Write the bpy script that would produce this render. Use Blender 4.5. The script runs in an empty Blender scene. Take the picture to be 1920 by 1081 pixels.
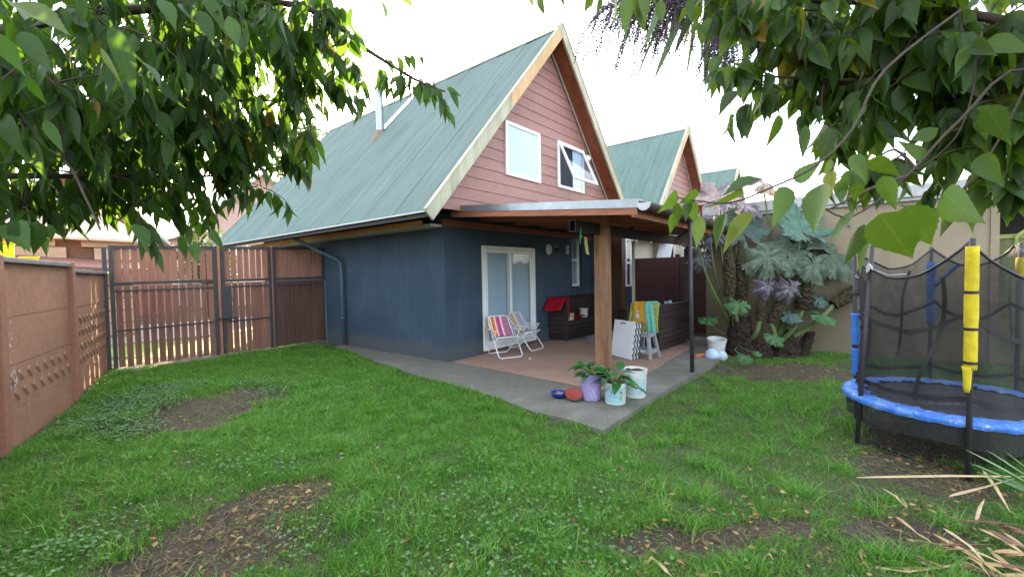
import bpy, math, random
import numpy as np
from mathutils import Vector, Matrix, noise as mnoise

random.seed(11)
rng = np.random.default_rng(5)
S = bpy.context.scene
COL = S.collection
PI = math.pi
R = math.radians

# ------------------------------------------------------------------ camera
YAW, PITCH, ROLL, FPX = 0.688, -0.033, -0.019, 807.24
CAM = Vector((-5.132, -5.746, 1.534))
_f = Vector((math.cos(YAW) * math.cos(PITCH), math.sin(YAW) * math.cos(PITCH), math.sin(PITCH)))
_r0 = Vector((math.sin(YAW), -math.cos(YAW), 0))
_u0 = _r0.cross(_f)
_r = math.cos(ROLL) * _r0 + math.sin(ROLL) * _u0
_u = -math.sin(ROLL) * _r0 + math.cos(ROLL) * _u0
cd = bpy.data.cameras.new('camera')
cam = bpy.data.objects.new('camera', cd)
COL.objects.link(cam)
cam.matrix_world = Matrix(((_r.x, _u.x, -_f.x, CAM.x), (_r.y, _u.y, -_f.y, CAM.y), (_r.z, _u.z, -_f.z, CAM.z), (0, 0, 0, 1)))
cd.sensor_width = 36
cd.lens = FPX / 1920 * 36
cd.clip_start = .05
cd.clip_end = 2000
S.camera = cam


def AT(px, py, d):
    return at(px, py, d)


def at(px, py, d):
    """surveying helper: the point of the place seen at pixel (px, py) of the photo, d metres deep"""
    return CAM + d * (_f + (px - 960) / FPX * _r - (py - 540.5) / FPX * _u)


def proj(p):
    d = Vector(p) - CAM
    z = d.dot(_f)
    return 960 + FPX * d.dot(_r) / z, 540.5 - FPX * d.dot(_u) / z, z


# ------------------------------------------------------------------ materials
def nodes(name):
    m = bpy.data.materials.new(name)
    m.use_nodes = True
    nt = m.node_tree
    b = nt.nodes['Principled BSDF']
    return m, nt, b


def N(nt, typ, **kw):
    n = nt.nodes.new(typ)
    for k, v in kw.items():
        if k.startswith('i_'):
            n.inputs[k[2:].replace('_', ' ')].default_value = v
        else:
            setattr(n, k, v)
    return n


def c4(c):
    return (c[0], c[1], c[2], 1)


def ramp(nt, fac, stops):
    r = N(nt, 'ShaderNodeValToRGB')
    e = r.color_ramp.elements
    while len(e) < len(stops):
        e.new(.5)
    for el, (p, c) in zip(e, stops):
        el.position = p
        el.color = c4(c) if len(c) == 3 else c
    nt.links.new(fac, r.inputs[0])
    return r.outputs[0]


def mapping(nt, scale=(1, 1, 1), rot=(0, 0, 0), coord='Object'):
    t = N(nt, 'ShaderNodeTexCoord')
    mp = N(nt, 'ShaderNodeMapping')
    mp.inputs['Scale'].default_value = scale
    mp.inputs['Rotation'].default_value = rot
    nt.links.new(t.outputs[coord], mp.inputs['Vector'])
    return mp.outputs[0]


def noise(nt, vec, scale, detail=5, rough=.55, dist=0):
    n = N(nt, 'ShaderNodeTexNoise')
    n.inputs['Scale'].default_value = scale
    n.inputs['Detail'].default_value = detail
    n.inputs['Roughness'].default_value = rough
    n.inputs['Distortion'].default_value = dist
    if vec is not None:
        nt.links.new(vec, n.inputs['Vector'])
    return n.outputs[0]


def bump(nt, b, h, strength=.3, dist=.01):
    bp = N(nt, 'ShaderNodeBump')
    bp.inputs['Strength'].default_value = strength
    bp.inputs['Distance'].default_value = dist
    nt.links.new(h, bp.inputs['Height'])
    nt.links.new(bp.outputs[0], b.inputs['Normal'])


def mix(nt, fac, a, b, blend='MIX'):
    m = N(nt, 'ShaderNodeMix', data_type='RGBA', blend_type=blend)
    for sock, v in ((m.inputs[0], fac), (m.inputs[6], a), (m.inputs[7], b)):
        if hasattr(v, 'links') or isinstance(v, bpy.types.NodeSocket):
            nt.links.new(v, sock)
        elif isinstance(v, (int, float)):
            sock.default_value = v
        else:
            sock.default_value = c4(v)
    return m.outputs[2]


def mat(name, c1, c2=None, scale=6, rough=.7, bump_s=0, bump_scale=60, metal=0, spec=.4, stretch=(1, 1, 1), fine=True, lo=.35, hi=.65, coat=0):
    """mottled surface: two colours of the thing mixed by noise at two scales"""
    m, nt, b = nodes(name)
    c2 = c2 or tuple(x * .75 for x in c1)
    v = mapping(nt, stretch)
    f = noise(nt, v, scale, 6, .6)
    col = ramp(nt, f, [(lo, c2), (hi, c1)])
    if fine:
        f2 = noise(nt, v, scale * 9, 3)
        col = mix(nt, .35, col, ramp(nt, f2, [(.3, tuple(x * .7 for x in c1)), (.7, tuple(min(1, x * 1.25) for x in c1))]))
    nt.links.new(col, b.inputs['Base Color'])
    b.inputs['Roughness'].default_value = rough
    b.inputs['Metallic'].default_value = metal
    b.inputs['Specular IOR Level'].default_value = spec
    b.inputs['Coat Weight'].default_value = coat
    if bump_s:
        bump(nt, b, noise(nt, v, bump_scale, 4, .7), bump_s, .01)
    return m


def wood(name, c1, c2, axis='X', rough=.65, scale=3, knots=True):
    m, nt, b = nodes(name)
    st = {'X': (.12, 1, 1), 'Y': (1, .12, 1), 'Z': (1, 1, .12)}[axis]
    v = mapping(nt, st)
    g = noise(nt, v, scale * 9, 6, .65, .6)
    big = noise(nt, v, scale * 1.6, 3)
    col = ramp(nt, g, [(.3, c2), (.52, c1), (.75, tuple(min(1, x * 1.25) for x in c1))])
    col = mix(nt, .55, col, ramp(nt, big, [(.3, tuple(x * .6 for x in c2)), (.7, c1)]))
    nt.links.new(col, b.inputs['Base Color'])
    b.inputs['Roughness'].default_value = rough
    b.inputs['Specular IOR Level'].default_value = .3
    bump(nt, b, g, .35, .006)
    return m


def glass(name, tint=(.85, .9, .95), refl=1.0):
    m = bpy.data.materials.new(name)
    m.use_nodes = True
    nt = m.node_tree
    nt.nodes.remove(nt.nodes['Principled BSDF'])
    o = nt.nodes['Material Output']
    t = N(nt, 'ShaderNodeBsdfTransparent')
    t.inputs[0].default_value = c4(tint)
    g = N(nt, 'ShaderNodeBsdfGlossy')
    g.inputs['Roughness'].default_value = .02
    fr = N(nt, 'ShaderNodeFresnel')
    fr.inputs[0].default_value = 1.55 * refl
    mx = N(nt, 'ShaderNodeMixShader')
    ge = N(nt, 'ShaderNodeNewGeometry')
    sb = N(nt, 'ShaderNodeMath', operation='SUBTRACT'); sb.inputs[0].default_value = 1; nt.links.new(ge.outputs['Backfacing'], sb.inputs[1])
    ml = N(nt, 'ShaderNodeMath', operation='MULTIPLY'); nt.links.new(sb.outputs[0], ml.inputs[0]); nt.links.new(fr.outputs[0], ml.inputs[1])
    nt.links.new(ml.outputs[0], mx.inputs[0])
    nt.links.new(t.outputs[0], mx.inputs[1])
    nt.links.new(g.outputs[0], mx.inputs[2])
    nt.links.new(mx.outputs[0], o.inputs[0])
    return m


def netting(name, col, dens):
    m = bpy.data.materials.new(name)
    m.use_nodes = True
    nt = m.node_tree
    b = nt.nodes['Principled BSDF']
    b.inputs['Base Color'].default_value = c4(col)
    b.inputs['Roughness'].default_value = .7
    t = N(nt, 'ShaderNodeBsdfTransparent')
    mx = N(nt, 'ShaderNodeMixShader')
    nz = noise(nt, mapping(nt), 14, 3)
    fac = ramp(nt, nz, [(.3, (dens * .85,) * 3), (.7, (min(1, dens * 1.15),) * 3)])
    nt.links.new(fac, mx.inputs[0])
    nt.links.new(t.outputs[0], mx.inputs[1])
    nt.links.new(b.outputs[0], mx.inputs[2])
    nt.links.new(mx.outputs[0], nt.nodes['Material Output'].inputs[0])
    return m


def leafmat(name, stops, transl=.4, rough=.42, spec=.5, veins=.35, tcol=(.16, .3, .03), yellow=0):
    """leaf: hue differs leaf by leaf (random per island), lighter midrib and side veins, light passes through"""
    m, nt, b = nodes(name)
    g = N(nt, 'ShaderNodeNewGeometry')
    rnd = g.outputs['Random Per Island']
    col = ramp(nt, rnd, stops)
    if veins:
        uv = N(nt, 'ShaderNodeUVMap')
        sx = N(nt, 'ShaderNodeSeparateXYZ')
        nt.links.new(uv.outputs[0], sx.inputs[0])
        ab = N(nt, 'ShaderNodeMath', operation='ABSOLUTE')
        sub = N(nt, 'ShaderNodeMath', operation='SUBTRACT')
        nt.links.new(sx.outputs[0], sub.inputs[0]); sub.inputs[1].default_value = .5
        nt.links.new(sub.outputs[0], ab.inputs[0])
        mid = ramp(nt, ab.outputs[0], [(.0, (1, 1, 1)), (.035, (0, 0, 0))])
        # side veins slant towards the tip
        mul = N(nt, 'ShaderNodeMath', operation='MULTIPLY_ADD')
        nt.links.new(ab.outputs[0], mul.inputs[0]); mul.inputs[1].default_value = -.55
        nt.links.new(sx.outputs[1], mul.inputs[2])
        sc = N(nt, 'ShaderNodeMath', operation='MULTIPLY'); nt.links.new(mul.outputs[0], sc.inputs[0]); sc.inputs[1].default_value = 8
        fr = N(nt, 'ShaderNodeMath', operation='FRACT'); nt.links.new(sc.outputs[0], fr.inputs[0])
        side = ramp(nt, fr.outputs[0], [(0, (.7, .7, .7)), (.09, (0, 0, 0)), (.93, (0, 0, 0)), (1, (.7, .7, .7))])
        vv = mix(nt, 1, mid, side, 'LIGHTEN')
        vm = N(nt, 'ShaderNodeMath', operation='MULTIPLY'); nt.links.new(vv, vm.inputs[0]); vm.inputs[1].default_value = veins
        col = mix(nt, vm.outputs[0], col, (.1, .17, .04))
        bump(nt, b, vv, -.4, .004)
    nz = noise(nt, mapping(nt), 22, 3)
    col = mix(nt, .35, col, ramp(nt, nz, [(.35, (.2, .3, .1)), (.65, (.6, .7, .4))]), 'SOFT_LIGHT')
    nt.links.new(col, b.inputs['Base Color'])
    b.inputs['Roughness'].default_value = rough
    b.inputs['Specular IOR Level'].default_value = spec
    tr = N(nt, 'ShaderNodeBsdfTranslucent')
    tc = mix(nt, .5, col, tcol)
    nt.links.new(tc, tr.inputs[0])
    mx = N(nt, 'ShaderNodeMixShader')
    mx.inputs[0].default_value = transl
    nt.links.new(b.outputs[0], mx.inputs[1])
    nt.links.new(tr.outputs[0], mx.inputs[2])
    nt.links.new(mx.outputs[0], nt.nodes['Material Output'].inputs[0])
    return m


# ------------------------------------------------------------------ mesh builder
class MB:
    def __init__(self):
        self.v, self.f, self.m = [], [], []

    def add(self, verts, faces, mi=0):
        o = len(self.v)
        self.v += [tuple(p) for p in verts]
        self.f += [tuple(i + o for i in f) for f in faces]
        self.m += [mi] * len(faces)
        return self

    def box(self, lo, hi, mi=0, M=None):
        x0, y0, z0 = lo; x1, y1, z1 = hi
        vs = [Vector(p) for p in ((x0, y0, z0), (x1, y0, z0), (x1, y1, z0), (x0, y1, z0), (x0, y0, z1), (x1, y0, z1), (x1, y1, z1), (x0, y1, z1))]
        if M is not None:
            vs = [M @ p for p in vs]
        return self.add(vs, [(0, 3, 2, 1), (4, 5, 6, 7), (0, 1, 5, 4), (1, 2, 6, 5), (2, 3, 7, 6), (3, 0, 4, 7)], mi)

    def beam(self, a, b, w, h, up=(0, 0, 1), mi=0):
        """rectangular bar from a to b, w across, h along up"""
        a, b = Vector(a), Vector(b)
        d = (b - a).normalized()
        up = Vector(up)
        s = d.cross(up).normalized() * (w / 2)
        t = s.cross(d).normalized() * (h / 2)
        vs = [a - s - t, a + s - t, a + s + t, a - s + t, b - s - t, b + s - t, b + s + t, b - s + t]
        return self.add(vs, [(0, 1, 2, 3), (7, 6, 5, 4), (0, 4, 5, 1), (1, 5, 6, 2), (2, 6, 7, 3), (3, 7, 4, 0)], mi)

    def prism(self, poly, axis, a, b, mi=0):
        """poly in the two other axes, extruded from a to b along axis"""
        n = len(poly)
        def P(p, t):
            return {'X': (t, p[0], p[1]), 'Y': (p[0], t, p[1]), 'Z': (p[0], p[1], t)}[axis]
        vs = [P(p, a) for p in poly] + [P(p, b) for p in poly]
        fs = [tuple(range(n - 1, -1, -1)), tuple(range(n, 2 * n))] + [(i, (i + 1) % n, n + (i + 1) % n, n + i) for i in range(n)]
        return self.add(vs, fs, mi)

    def tube(self, pts, rad, n=8, mi=0, caps=True):
        pts = [Vector(p) for p in pts]
        rs = rad if isinstance(rad, (list, tuple)) else [rad] * len(pts)
        vs, fs = [], []
        prev = None
        for i, p in enumerate(pts):
            d = (pts[min(i + 1, len(pts) - 1)] - pts[max(i - 1, 0)]).normalized()
            if prev is None:
                a = Vector((0, 0, 1)) if abs(d.z) < .9 else Vector((1, 0, 0))
                s = d.cross(a).normalized()
            else:
                s = (prev - d * prev.dot(d)).normalized()
            prev = s
            t = d.cross(s)
            for k in range(n):
                an = 2 * PI * k / n
                vs.append(p + rs[i] * (math.cos(an) * s + math.sin(an) * t))
        for i in range(len(pts) - 1):
            for k in range(n):
                fs.append((i * n + k, i * n + (k + 1) % n, (i + 1) * n + (k + 1) % n, (i + 1) * n + k))
        if caps:
            fs.append(tuple(range(n - 1, -1, -1)))
            fs.append(tuple(range((len(pts) - 1) * n, len(pts) * n)))
        return self.add(vs, fs, mi)

    def lathe(self, prof, c=(0, 0, 0), n=24, mi=0, M=None):
        vs, fs = [], []
        for r_, z in prof:
            for k in range(n):
                a = 2 * PI * k / n
                p = Vector((r_ * math.cos(a), r_ * math.sin(a), z))
                if M is not None:
                    p = M @ p
                vs.append(p + Vector(c))
        for i in range(len(prof) - 1):
            for k in range(n):
                fs.append((i * n + k, i * n + (k + 1) % n, (i + 1) * n + (k + 1) % n, (i + 1) * n + k))
        return self.add(vs, fs, mi)

    def grid(self, fn, nu, nv, mi=0, closed_u=False):
        vs = [fn(i / nu, j / nv) for j in range(nv + 1) for i in range(nu + 1)]
        w = nu + 1
        return self.add(vs, [(j * w + i, j * w + i + 1, (j + 1) * w + i + 1, (j + 1) * w + i) for j in range(nv) for i in range(nu)], mi)

    def build(self, name, mats, parent=None, smooth=False, solid=0, bevel=0):
        me = bpy.data.meshes.new(name)
        off = Vector((0, 0, 0))
        p = parent
        while p is not None:
            off += p.location
            p = p.parent
        me.from_pydata([tuple(Vector(q) - off) for q in self.v], [], self.f)
        if not isinstance(mats, (list, tuple)):
            mats = [mats]
        for m_ in mats:
            me.materials.append(m_)
        me.polygons.foreach_set('material_index', self.m)
        if smooth:
            me.polygons.foreach_set('use_smooth', [True] * len(self.f))
        me.update()
        o = bpy.data.objects.new(name, me)
        COL.objects.link(o)
        if parent is not None:
            o.parent = parent
        if solid:
            md = o.modifiers.new('solid', 'SOLIDIFY'); md.thickness = solid; md.offset = 0
        if bevel:
            md = o.modifiers.new('bevel', 'BEVEL'); md.width = bevel; md.segments = 2; md.limit_method = 'ANGLE'
        return o


def npmesh(name, V, Q, mats, parent=None, uv=None, smooth=True, mi=None):
    """mesh of quads from arrays V (n,3), Q (m,4)"""
    off = np.zeros(3)
    p = parent
    while p is not None:
        off += np.array(p.location); p = p.parent
    V = (V - off).astype(np.float32)
    me = bpy.data.meshes.new(name)
    me.vertices.add(len(V)); me.vertices.foreach_set('co', V.ravel())
    me.loops.add(Q.size); me.loops.foreach_set('vertex_index', Q.astype(np.int32).ravel())
    me.polygons.add(len(Q)); me.polygons.foreach_set('loop_start', np.arange(0, Q.size, 4, dtype=np.int32))
    me.polygons.foreach_set('use_smooth', np.full(len(Q), smooth))
    for m_ in (mats if isinstance(mats, (list, tuple)) else [mats]):
        me.materials.append(m_)
    if mi is not None:
        me.polygons.foreach_set('material_index', mi.astype(np.int32))
    if uv is not None:
        l = me.uv_layers.new(name='UVMap')
        l.data.foreach_set('uv', uv[Q.ravel()].astype(np.float32).ravel())
    me.update(calc_edges=True)
    o = bpy.data.objects.new(name, me)
    COL.objects.link(o)
    if parent is not None:
        o.parent = parent
    return o


def tag(o, label=None, cat=None, group=None, kind=None):
    if label: o['label'] = label
    if cat: o['category'] = cat
    if group: o['group'] = group
    if kind: o['kind'] = kind
    return o


def thing(name, label, cat, loc=(0, 0, 0), group=None):
    o = bpy.data.objects.new(name, None)
    o.empty_display_size = .2
    COL.objects.link(o)
    o.location = loc
    return tag(o, label, cat, group)


def copy_tree(o, parent=None):
    c = o.copy()
    COL.objects.link(c)
    if parent is not None:
        c.parent = parent
    for ch in [x for x in bpy.data.objects if x.parent == o]:
        copy_tree(ch, c)
    return c


# ------------------------------------------------------------------ palette
M = {}


def navy():
    m, nt, b = nodes('navy_stucco')
    v = mapping(nt)
    a = noise(nt, v, 1.3, 7, .65)
    col = ramp(nt, a, [(.3, (.028, .046, .074)), (.55, (.043, .068, .105)), (.75, (.06, .09, .13))])
    f = noise(nt, v, 55, 4, .7)
    col = mix(nt, .3, col, ramp(nt, f, [(.3, (.015, .03, .05)), (.7, (.075, .12, .17))]))
    # rain runs and mud splash on the plaster
    r_ = noise(nt, mapping(nt, (1, 1, .08)), 4.5, 5, .7)
    col = mix(nt, ramp(nt, r_, [(.52, (0, 0, 0)), (.78, (.4, .4, .4))]), col, (.085, .11, .13))
    t = N(nt, 'ShaderNodeTexCoord'); sx = N(nt, 'ShaderNodeSeparateXYZ'); nt.links.new(t.outputs['Object'], sx.inputs[0])
    n2 = noise(nt, v, 5, 6, .75)
    ad = N(nt, 'ShaderNodeMath', operation='MULTIPLY_ADD'); nt.links.new(n2, ad.inputs[0]); ad.inputs[1].default_value = -.42; nt.links.new(sx.outputs[2], ad.inputs[2])
    col = mix(nt, ramp(nt, ad.outputs[0], [(-.0, (.45, .45, .45)), (.14, (0, 0, 0))]), col, (.11, .1, .085))
    nt.links.new(col, b.inputs['Base Color'])
    b.inputs['Roughness'].default_value = .75
    b.inputs['Specular IOR Level'].default_value = .25
    bump(nt, b, f, .5, .012)
    return m


M['stucco'] = navy()
M['stucco_cream'] = mat('cream_stucco', (.62, .57, .44), (.5, .45, .34), 1.2, .85, .2, 120)
M['siding'] = mat('pink_brown_siding', (.32, .165, .14), (.255, .125, .105), 2.2, .6, .15, 90, stretch=(.3, 1, 1))
M['white'] = mat('white_upvc', (.78, .79, .8), (.7, .71, .73), 3, .35, fine=False)
M['lamp'] = mat('white_lamp_plastic', (.75, .75, .73), (.66, .66, .64), 5, .4, fine=False)
M['greyplastic'] = mat('grey_plastic', (.26, .27, .3), (.21, .22, .25), 8, .45)
M['black'] = mat('black_steel', (.022, .021, .024), (.014, .013, .016), 6, .45)
M['blackpl'] = mat('black_rubber', (.02, .02, .022), (.012, .012, .013), 6, .6)
M['darkwood'] = wood('dark_stained_planks', (.05, .032, .03), (.024, .015, .014), 'X')
M['darkwoody'] = wood('dark_stained_planks_across', (.05, .032, .03), (.024, .015, .014), 'Y')
M['soffit'] = wood('red_brown_soffit_board', (.27, .085, .04), (.15, .042, .02), 'Z', .5)
M['rafter'] = wood('red_brown_rafter', (.36, .14, .075), (.2, .075, .04), 'Y', .6)
M['ledger'] = wood('red_brown_ledger', (.32, .13, .07), (.18, .065, .035), 'X', .6)
M['post'] = wood('weathered_timber_post', (.3, .165, .09), (.13, .062, .034), 'Z', .7)
M['orange'] = wood('orange_eave_timber', (.75, .37, .11), (.55, .24, .07), 'Y', .55)
M['barge'] = wood('pale_bargeboard', (.46, .43, .31), (.3, .3, .2), 'Z', .65)
M['bargeraw'] = wood('bare_pine_bargeboard', (.6, .38, .19), (.42, .24, .11), 'Z', .6)
M['fascia'] = mat('black_fascia', (.018, .018, .02), (.01, .01, .012), 6, .55)
M['pale'] = mat('pale_eave_strip', (.5, .5, .46), (.38, .38, .36), 5, .7)
M['galv'] = mat('galvanised_steel', (.36, .385, .41), (.27, .29, .32), 7, .38, metal=.7, spec=.5)
M['gutter'] = mat('grey_white_gutter', (.55, .56, .57), (.42, .42, .42), 4, .5)
M['gutterdark'] = mat('brown_gutter', (.07, .045, .04), (.05, .03, .03), 4, .5)
M['pipe'] = mat('slate_blue_downpipe', (.075, .115, .145), (.05, .085, .11), 5, .5)
M['fence'] = wood('red_brown_fence_board', (.34, .155, .1), (.23, .1, .062), 'Z', .65)
M['fenceold'] = wood('weathered_brown_fence_board', (.245, .112, .075), (.125, .062, .044), 'Z', .75)
M['fencedark'] = wood('dark_brown_fence_board', (.125, .06, .046), (.055, .03, .025), 'Z', .75)
M['framesteel'] = mat('dark_fence_steel', (.045, .04, .046), (.03, .027, .031), 5, .5)
M['browncon'] = mat('brown_concrete_panel_wall', (.4, .2, .12), (.3, .145, .09), 1.5, .8, .35, 90)
M['browncon2'] = mat('brown_concrete_post', (.34, .155, .1), (.26, .115, .08), 2, .8, .35, 90)
M['coping'] = mat('grey_wall_coping', (.25, .23, .23), (.17, .155, .155), 5, .85, .4, 60)
M['darkcon'] = mat('maroon_panel_fence', (.07, .028, .028), (.05, .02, .021), 2, .7, .2, 60)
M['cap'] = mat('grey_wall_cap', (.42, .42, .42), (.3, .3, .31), 4, .6, .2, 40)
M['shed'] = mat('dark_shed_inside', (.03, .025, .022), (.015, .013, .012), 3, .9)
M['shedwood'] = wood('mossy_shed_board', (.2, .22, .1), (.11, .12, .06), 'Z', .8)
M['glass'] = glass('window_glass')
M['blind'] = mat('white_blind_cloth', (.62, .66, .66), (.55, .6, .6), .8, .8, fine=False)
M['curtain'] = mat('bright_white_curtain', (.8, .82, .85), (.72, .75, .8), 1.2, .8, fine=False)
M['inside'] = mat('dark_room_shade', (.05, .05, .055), (.03, .03, .034), 2, .9)  # near-black colour standing in for the shade of unlit rooms
M['rug'] = mat('pinkish_brown_carpet', (.34, .225, .17), (.27, .175, .13), 2.2, .95, .5, 220, spec=.1)
M['blue'] = mat('blue_foam', (.045, .2, .62), (.03, .14, .5), 10, .7, .3, 140)
M['yellow'] = mat('yellow_foam', (.72, .57, .02), (.45, .32, .012), 16, .8, .9, 110)
M['net'] = netting('black_safety_net', (.012, .012, .014), .56)
M['skirtnet'] = netting('black_skirt_net', (.014, .014, .015), .8)
M['soil'] = mat('potting_soil', (.06, .038, .026), (.03, .02, .014), 20, .95, .8, 80)
M['lilac'] = mat('lilac_plastic', (.37, .31, .6), (.32, .26, .54), 4, .45)
M['offwhite'] = mat('scuffed_white_plastic', (.6, .62, .6), (.45, .47, .46), 9, .5)
M['terracotta'] = mat('red_clay_dish', (.3, .055, .04), (.22, .04, .03), 8, .6)
M['navy'] = mat('blue_enamel_bowl', (.02, .04, .26), (.015, .03, .18), 8, .35)
M['red'] = mat('red_fleece', (.4, .012, .028), (.3, .008, .02), 5, .95, .5, 120, spec=.1)
M['straw'] = mat('dry_straw_leaf', (.46, .31, .15), (.3, .18, .08), 9, .75)
M['bark'] = mat('grey_brown_bark', (.065, .045, .032), (.03, .022, .017), 10, .9, .8, 40, stretch=(1, 1, .3))
M['twig'] = mat('brown_twig', (.07, .05, .028), (.04, .027, .018), 20, .8)
M['spike'] = mat('dark_brown_seed_spike', (.06, .045, .02), (.012, .008, .006), 40, .9, 1, 120)
M['petiole'] = mat('olive_leaf_stalk', (.11, .15, .05), (.08, .1, .04), 14, .7, .5, 120)
M['card'] = mat('printed_card_box', (.5, .42, .24), (.4, .3, .15), 14, .7)
M['chrome'] = mat('white_tube_enamel', (.75, .75, .76), (.66, .66, .68), 6, .35, fine=False)


def concrete():
    m, nt, b = nodes('patio_concrete')
    v = mapping(nt)
    a = noise(nt, v, 1.1, 6, .65)
    col = ramp(nt, a, [(.3, (.082, .076, .06)), (.5, (.15, .14, .115)), (.7, (.24, .225, .195))])
    ms = noise(nt, v, 2.3, 6, .7)
    mo = ramp(nt, ms, [(.38, (0, 0, 0)), (.62, (.7, .7, .7))])
    col = mix(nt, mo, col, (.055, .065, .028))
    f = noise(nt, v, 40, 4)
    col = mix(nt, .3, col, ramp(nt, f, [(.3, (.06, .055, .05)), (.7, (.3, .29, .27))]))
    nt.links.new(col, b.inputs['Base Color'])
    b.inputs['Roughness'].default_value = .85
    bump(nt, b, f, .25, .01)
    return m


M['concrete'] = concrete()


def beige_wall_mat():
    m, nt, b = nodes('stained_beige_render')
    v = mapping(nt)
    a = noise(nt, v, .9, 6, .6)
    col = ramp(nt, a, [(.3, (.18, .145, .1)), (.7, (.29, .235, .16))])
    # rising damp: dark stains that belong to the wall's foot
    t = N(nt, 'ShaderNodeTexCoord'); sx = N(nt, 'ShaderNodeSeparateXYZ')
    nt.links.new(t.outputs['Object'], sx.inputs[0])
    n2 = noise(nt, v, 2.6, 6, .7)
    ad = N(nt, 'ShaderNodeMath', operation='MULTIPLY_ADD'); nt.links.new(n2, ad.inputs[0]); ad.inputs[1].default_value = -1.7; nt.links.new(sx.outputs[2], ad.inputs[2])
    st = ramp(nt, ad.outputs[0], [(0, (.7, .7, .7)), (.5, (0, 0, 0))])
    col = mix(nt, st, col, (.06, .05, .032))
    n3 = noise(nt, mapping(nt, (1, 1, .12)), 3.2, 5, .7)
    col = mix(nt, ramp(nt, n3, [(.55, (0, 0, 0)), (.75, (.45, .45, .45))]), col, (.1, .085, .06))
    f = noise(nt, v, 60, 4)
    col = mix(nt, .2, col, ramp(nt, f, [(.3, (.12, .09, .06)), (.7, (.5, .4, .26))]))
    nt.links.new(col, b.inputs['Base Color'])
    b.inputs['Roughness'].default_value = .9
    bump(nt, b, f, .3, .01)
    return m


M['beige'] = beige_wall_mat()


def roof_mat(name, c1, c2):
    m, nt, b = nodes(name)
    v = mapping(nt, (1, 1, 1))
    a = noise(nt, v, .7, 6, .6)
    col = ramp(nt, a, [(.3, c2), (.7, c1)])
    # weather streaks run down the sheets
    s = noise(nt, mapping(nt, (.08, 1, .08)), 7, 5, .6)
    col = mix(nt, .5, col, ramp(nt, s, [(.3, tuple(x * .72 for x in c2)), (.7, tuple(x * 1.15 for x in c1))]))
    # lichen and dirt specks
    sp = noise(nt, v, 34, 4, .7)
    col = mix(nt, ramp(nt, sp, [(.62, (0, 0, 0)), (.72, (.4, .4, .4))]), col, (.06, .07, .05))
    nt.links.new(col, b.inputs['Base Color'])
    b.inputs['Roughness'].default_value = .6
    b.inputs['Specular IOR Level'].default_value = .25
    return m


M['roof'] = roof_mat('teal_corrugated_steel', (.135, .19, .172), (.098, .142, .128))
M['rooffar'] = roof_mat('pale_teal_corrugated_steel', (.12, .185, .165), (.092, .145, .13))
M['proof'] = roof_mat('rusty_corrugated_steel', (.3, .26, .24), (.2, .15, .13))


# ------------------------------------------------------------------ world and sun
SUN_AZ = YAW + R(18)      # math azimuth of the sun (from +X towards +Y)
SUN_EL = R(19)
w = bpy.data.worlds.new('World')
S.world = w
w.use_nodes = True
wn = w.node_tree
bg = wn.nodes['Background']
sky = wn.nodes.new('ShaderNodeTexSky')
sky.sky_type = 'NISHITA'
sky.sun_disc = False
sky.sun_elevation = SUN_EL
sky.sun_rotation = PI / 2 - SUN_AZ
sky.air_density = 1.0
sky.dust_density = 1.6
sky.ozone_density = 1.0
# thin veil of high cloud over the blue
tc = wn.nodes.new('ShaderNodeTexCoord')
mp = wn.nodes.new('ShaderNodeMapping'); mp.inputs['Scale'].default_value = (1, 1, 2.2)
wn.links.new(tc.outputs['Generated'], mp.inputs[0])
nz = wn.nodes.new('ShaderNodeTexNoise'); nz.inputs['Scale'].default_value = 2.2; nz.inputs['Detail'].default_value = 7; nz.inputs['Roughness'].default_value = .55
wn.links.new(mp.outputs[0], nz.inputs['Vector'])
cr = wn.nodes.new('ShaderNodeValToRGB')
cr.color_ramp.elements[0].position = .44; cr.color_ramp.elements[0].color = (.12, .12, .12, 1)
cr.color_ramp.elements[1].position = .66; cr.color_ramp.elements[1].color = (.7, .7, .7, 1)
wn.links.new(nz.outputs[0], cr.inputs[0])
mx = wn.nodes.new('ShaderNodeMix'); mx.data_type = 'RGBA'
wn.links.new(cr.outputs[0], mx.inputs[0])
wn.links.new(sky.outputs[0], mx.inputs[6])
mx.inputs[7].default_value = (5.9, 5.7, 5.4, 1)
wn.links.new(mx.outputs[2], bg.inputs['Color'])
bg.inputs['Strength'].default_value = .12

sl = bpy.data.lights.new('sun', 'SUN')
sl.energy = 5
sl.angle = R(.5)
sl.color = (1, .74, .45)
so = bpy.data.objects.new('sun', sl)
COL.objects.link(so)
sd = Vector((math.cos(SUN_AZ) * math.cos(SUN_EL), math.sin(SUN_AZ) * math.cos(SUN_EL), math.sin(SUN_EL)))
so.rotation_euler = (-sd).to_track_quat('-Z', 'Y').to_euler()
so.location = sd * 40

S.view_settings.view_transform = 'Standard'
S.view_settings.look = 'None'
S.view_settings.gamma = 1
S.view_settings.exposure = 3.0
S.render.engine = 'CYCLES'
S.cycles.max_bounces = 8
S.cycles.transparent_max_bounces = 16
S.cycles.use_denoising = True


# ------------------------------------------------------------------ ground
def sstep(a, b, x):
    t = np.clip((x - a) / (b - a), 0, 1)
    return t * t * (3 - 2 * t)


def hz(x, y):
    """height of the yard"""
    x = np.asarray(x, float); y = np.asarray(y, float)
    z = -.03 - .075 * sstep(-3.4, -4.2, y) * sstep(-2.5, -.8, x) + .05 * sstep(-2.6, -4.4, x) * sstep(.5, 3, y)
    z = z + .012 * np.sin(x * 2.1 + 1.3 * y) + .01 * np.sin(3.3 * y - x * 1.2) + .006 * np.sin(6.1 * x + 4.7 * y)
    z = z - .05 * sstep(5, 9, np.abs(x) + 0 * y) - .03 * sstep(4.4, 5.2, y)
    return z


def hzf(x, y):
    return float(hz(x, y))


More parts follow.
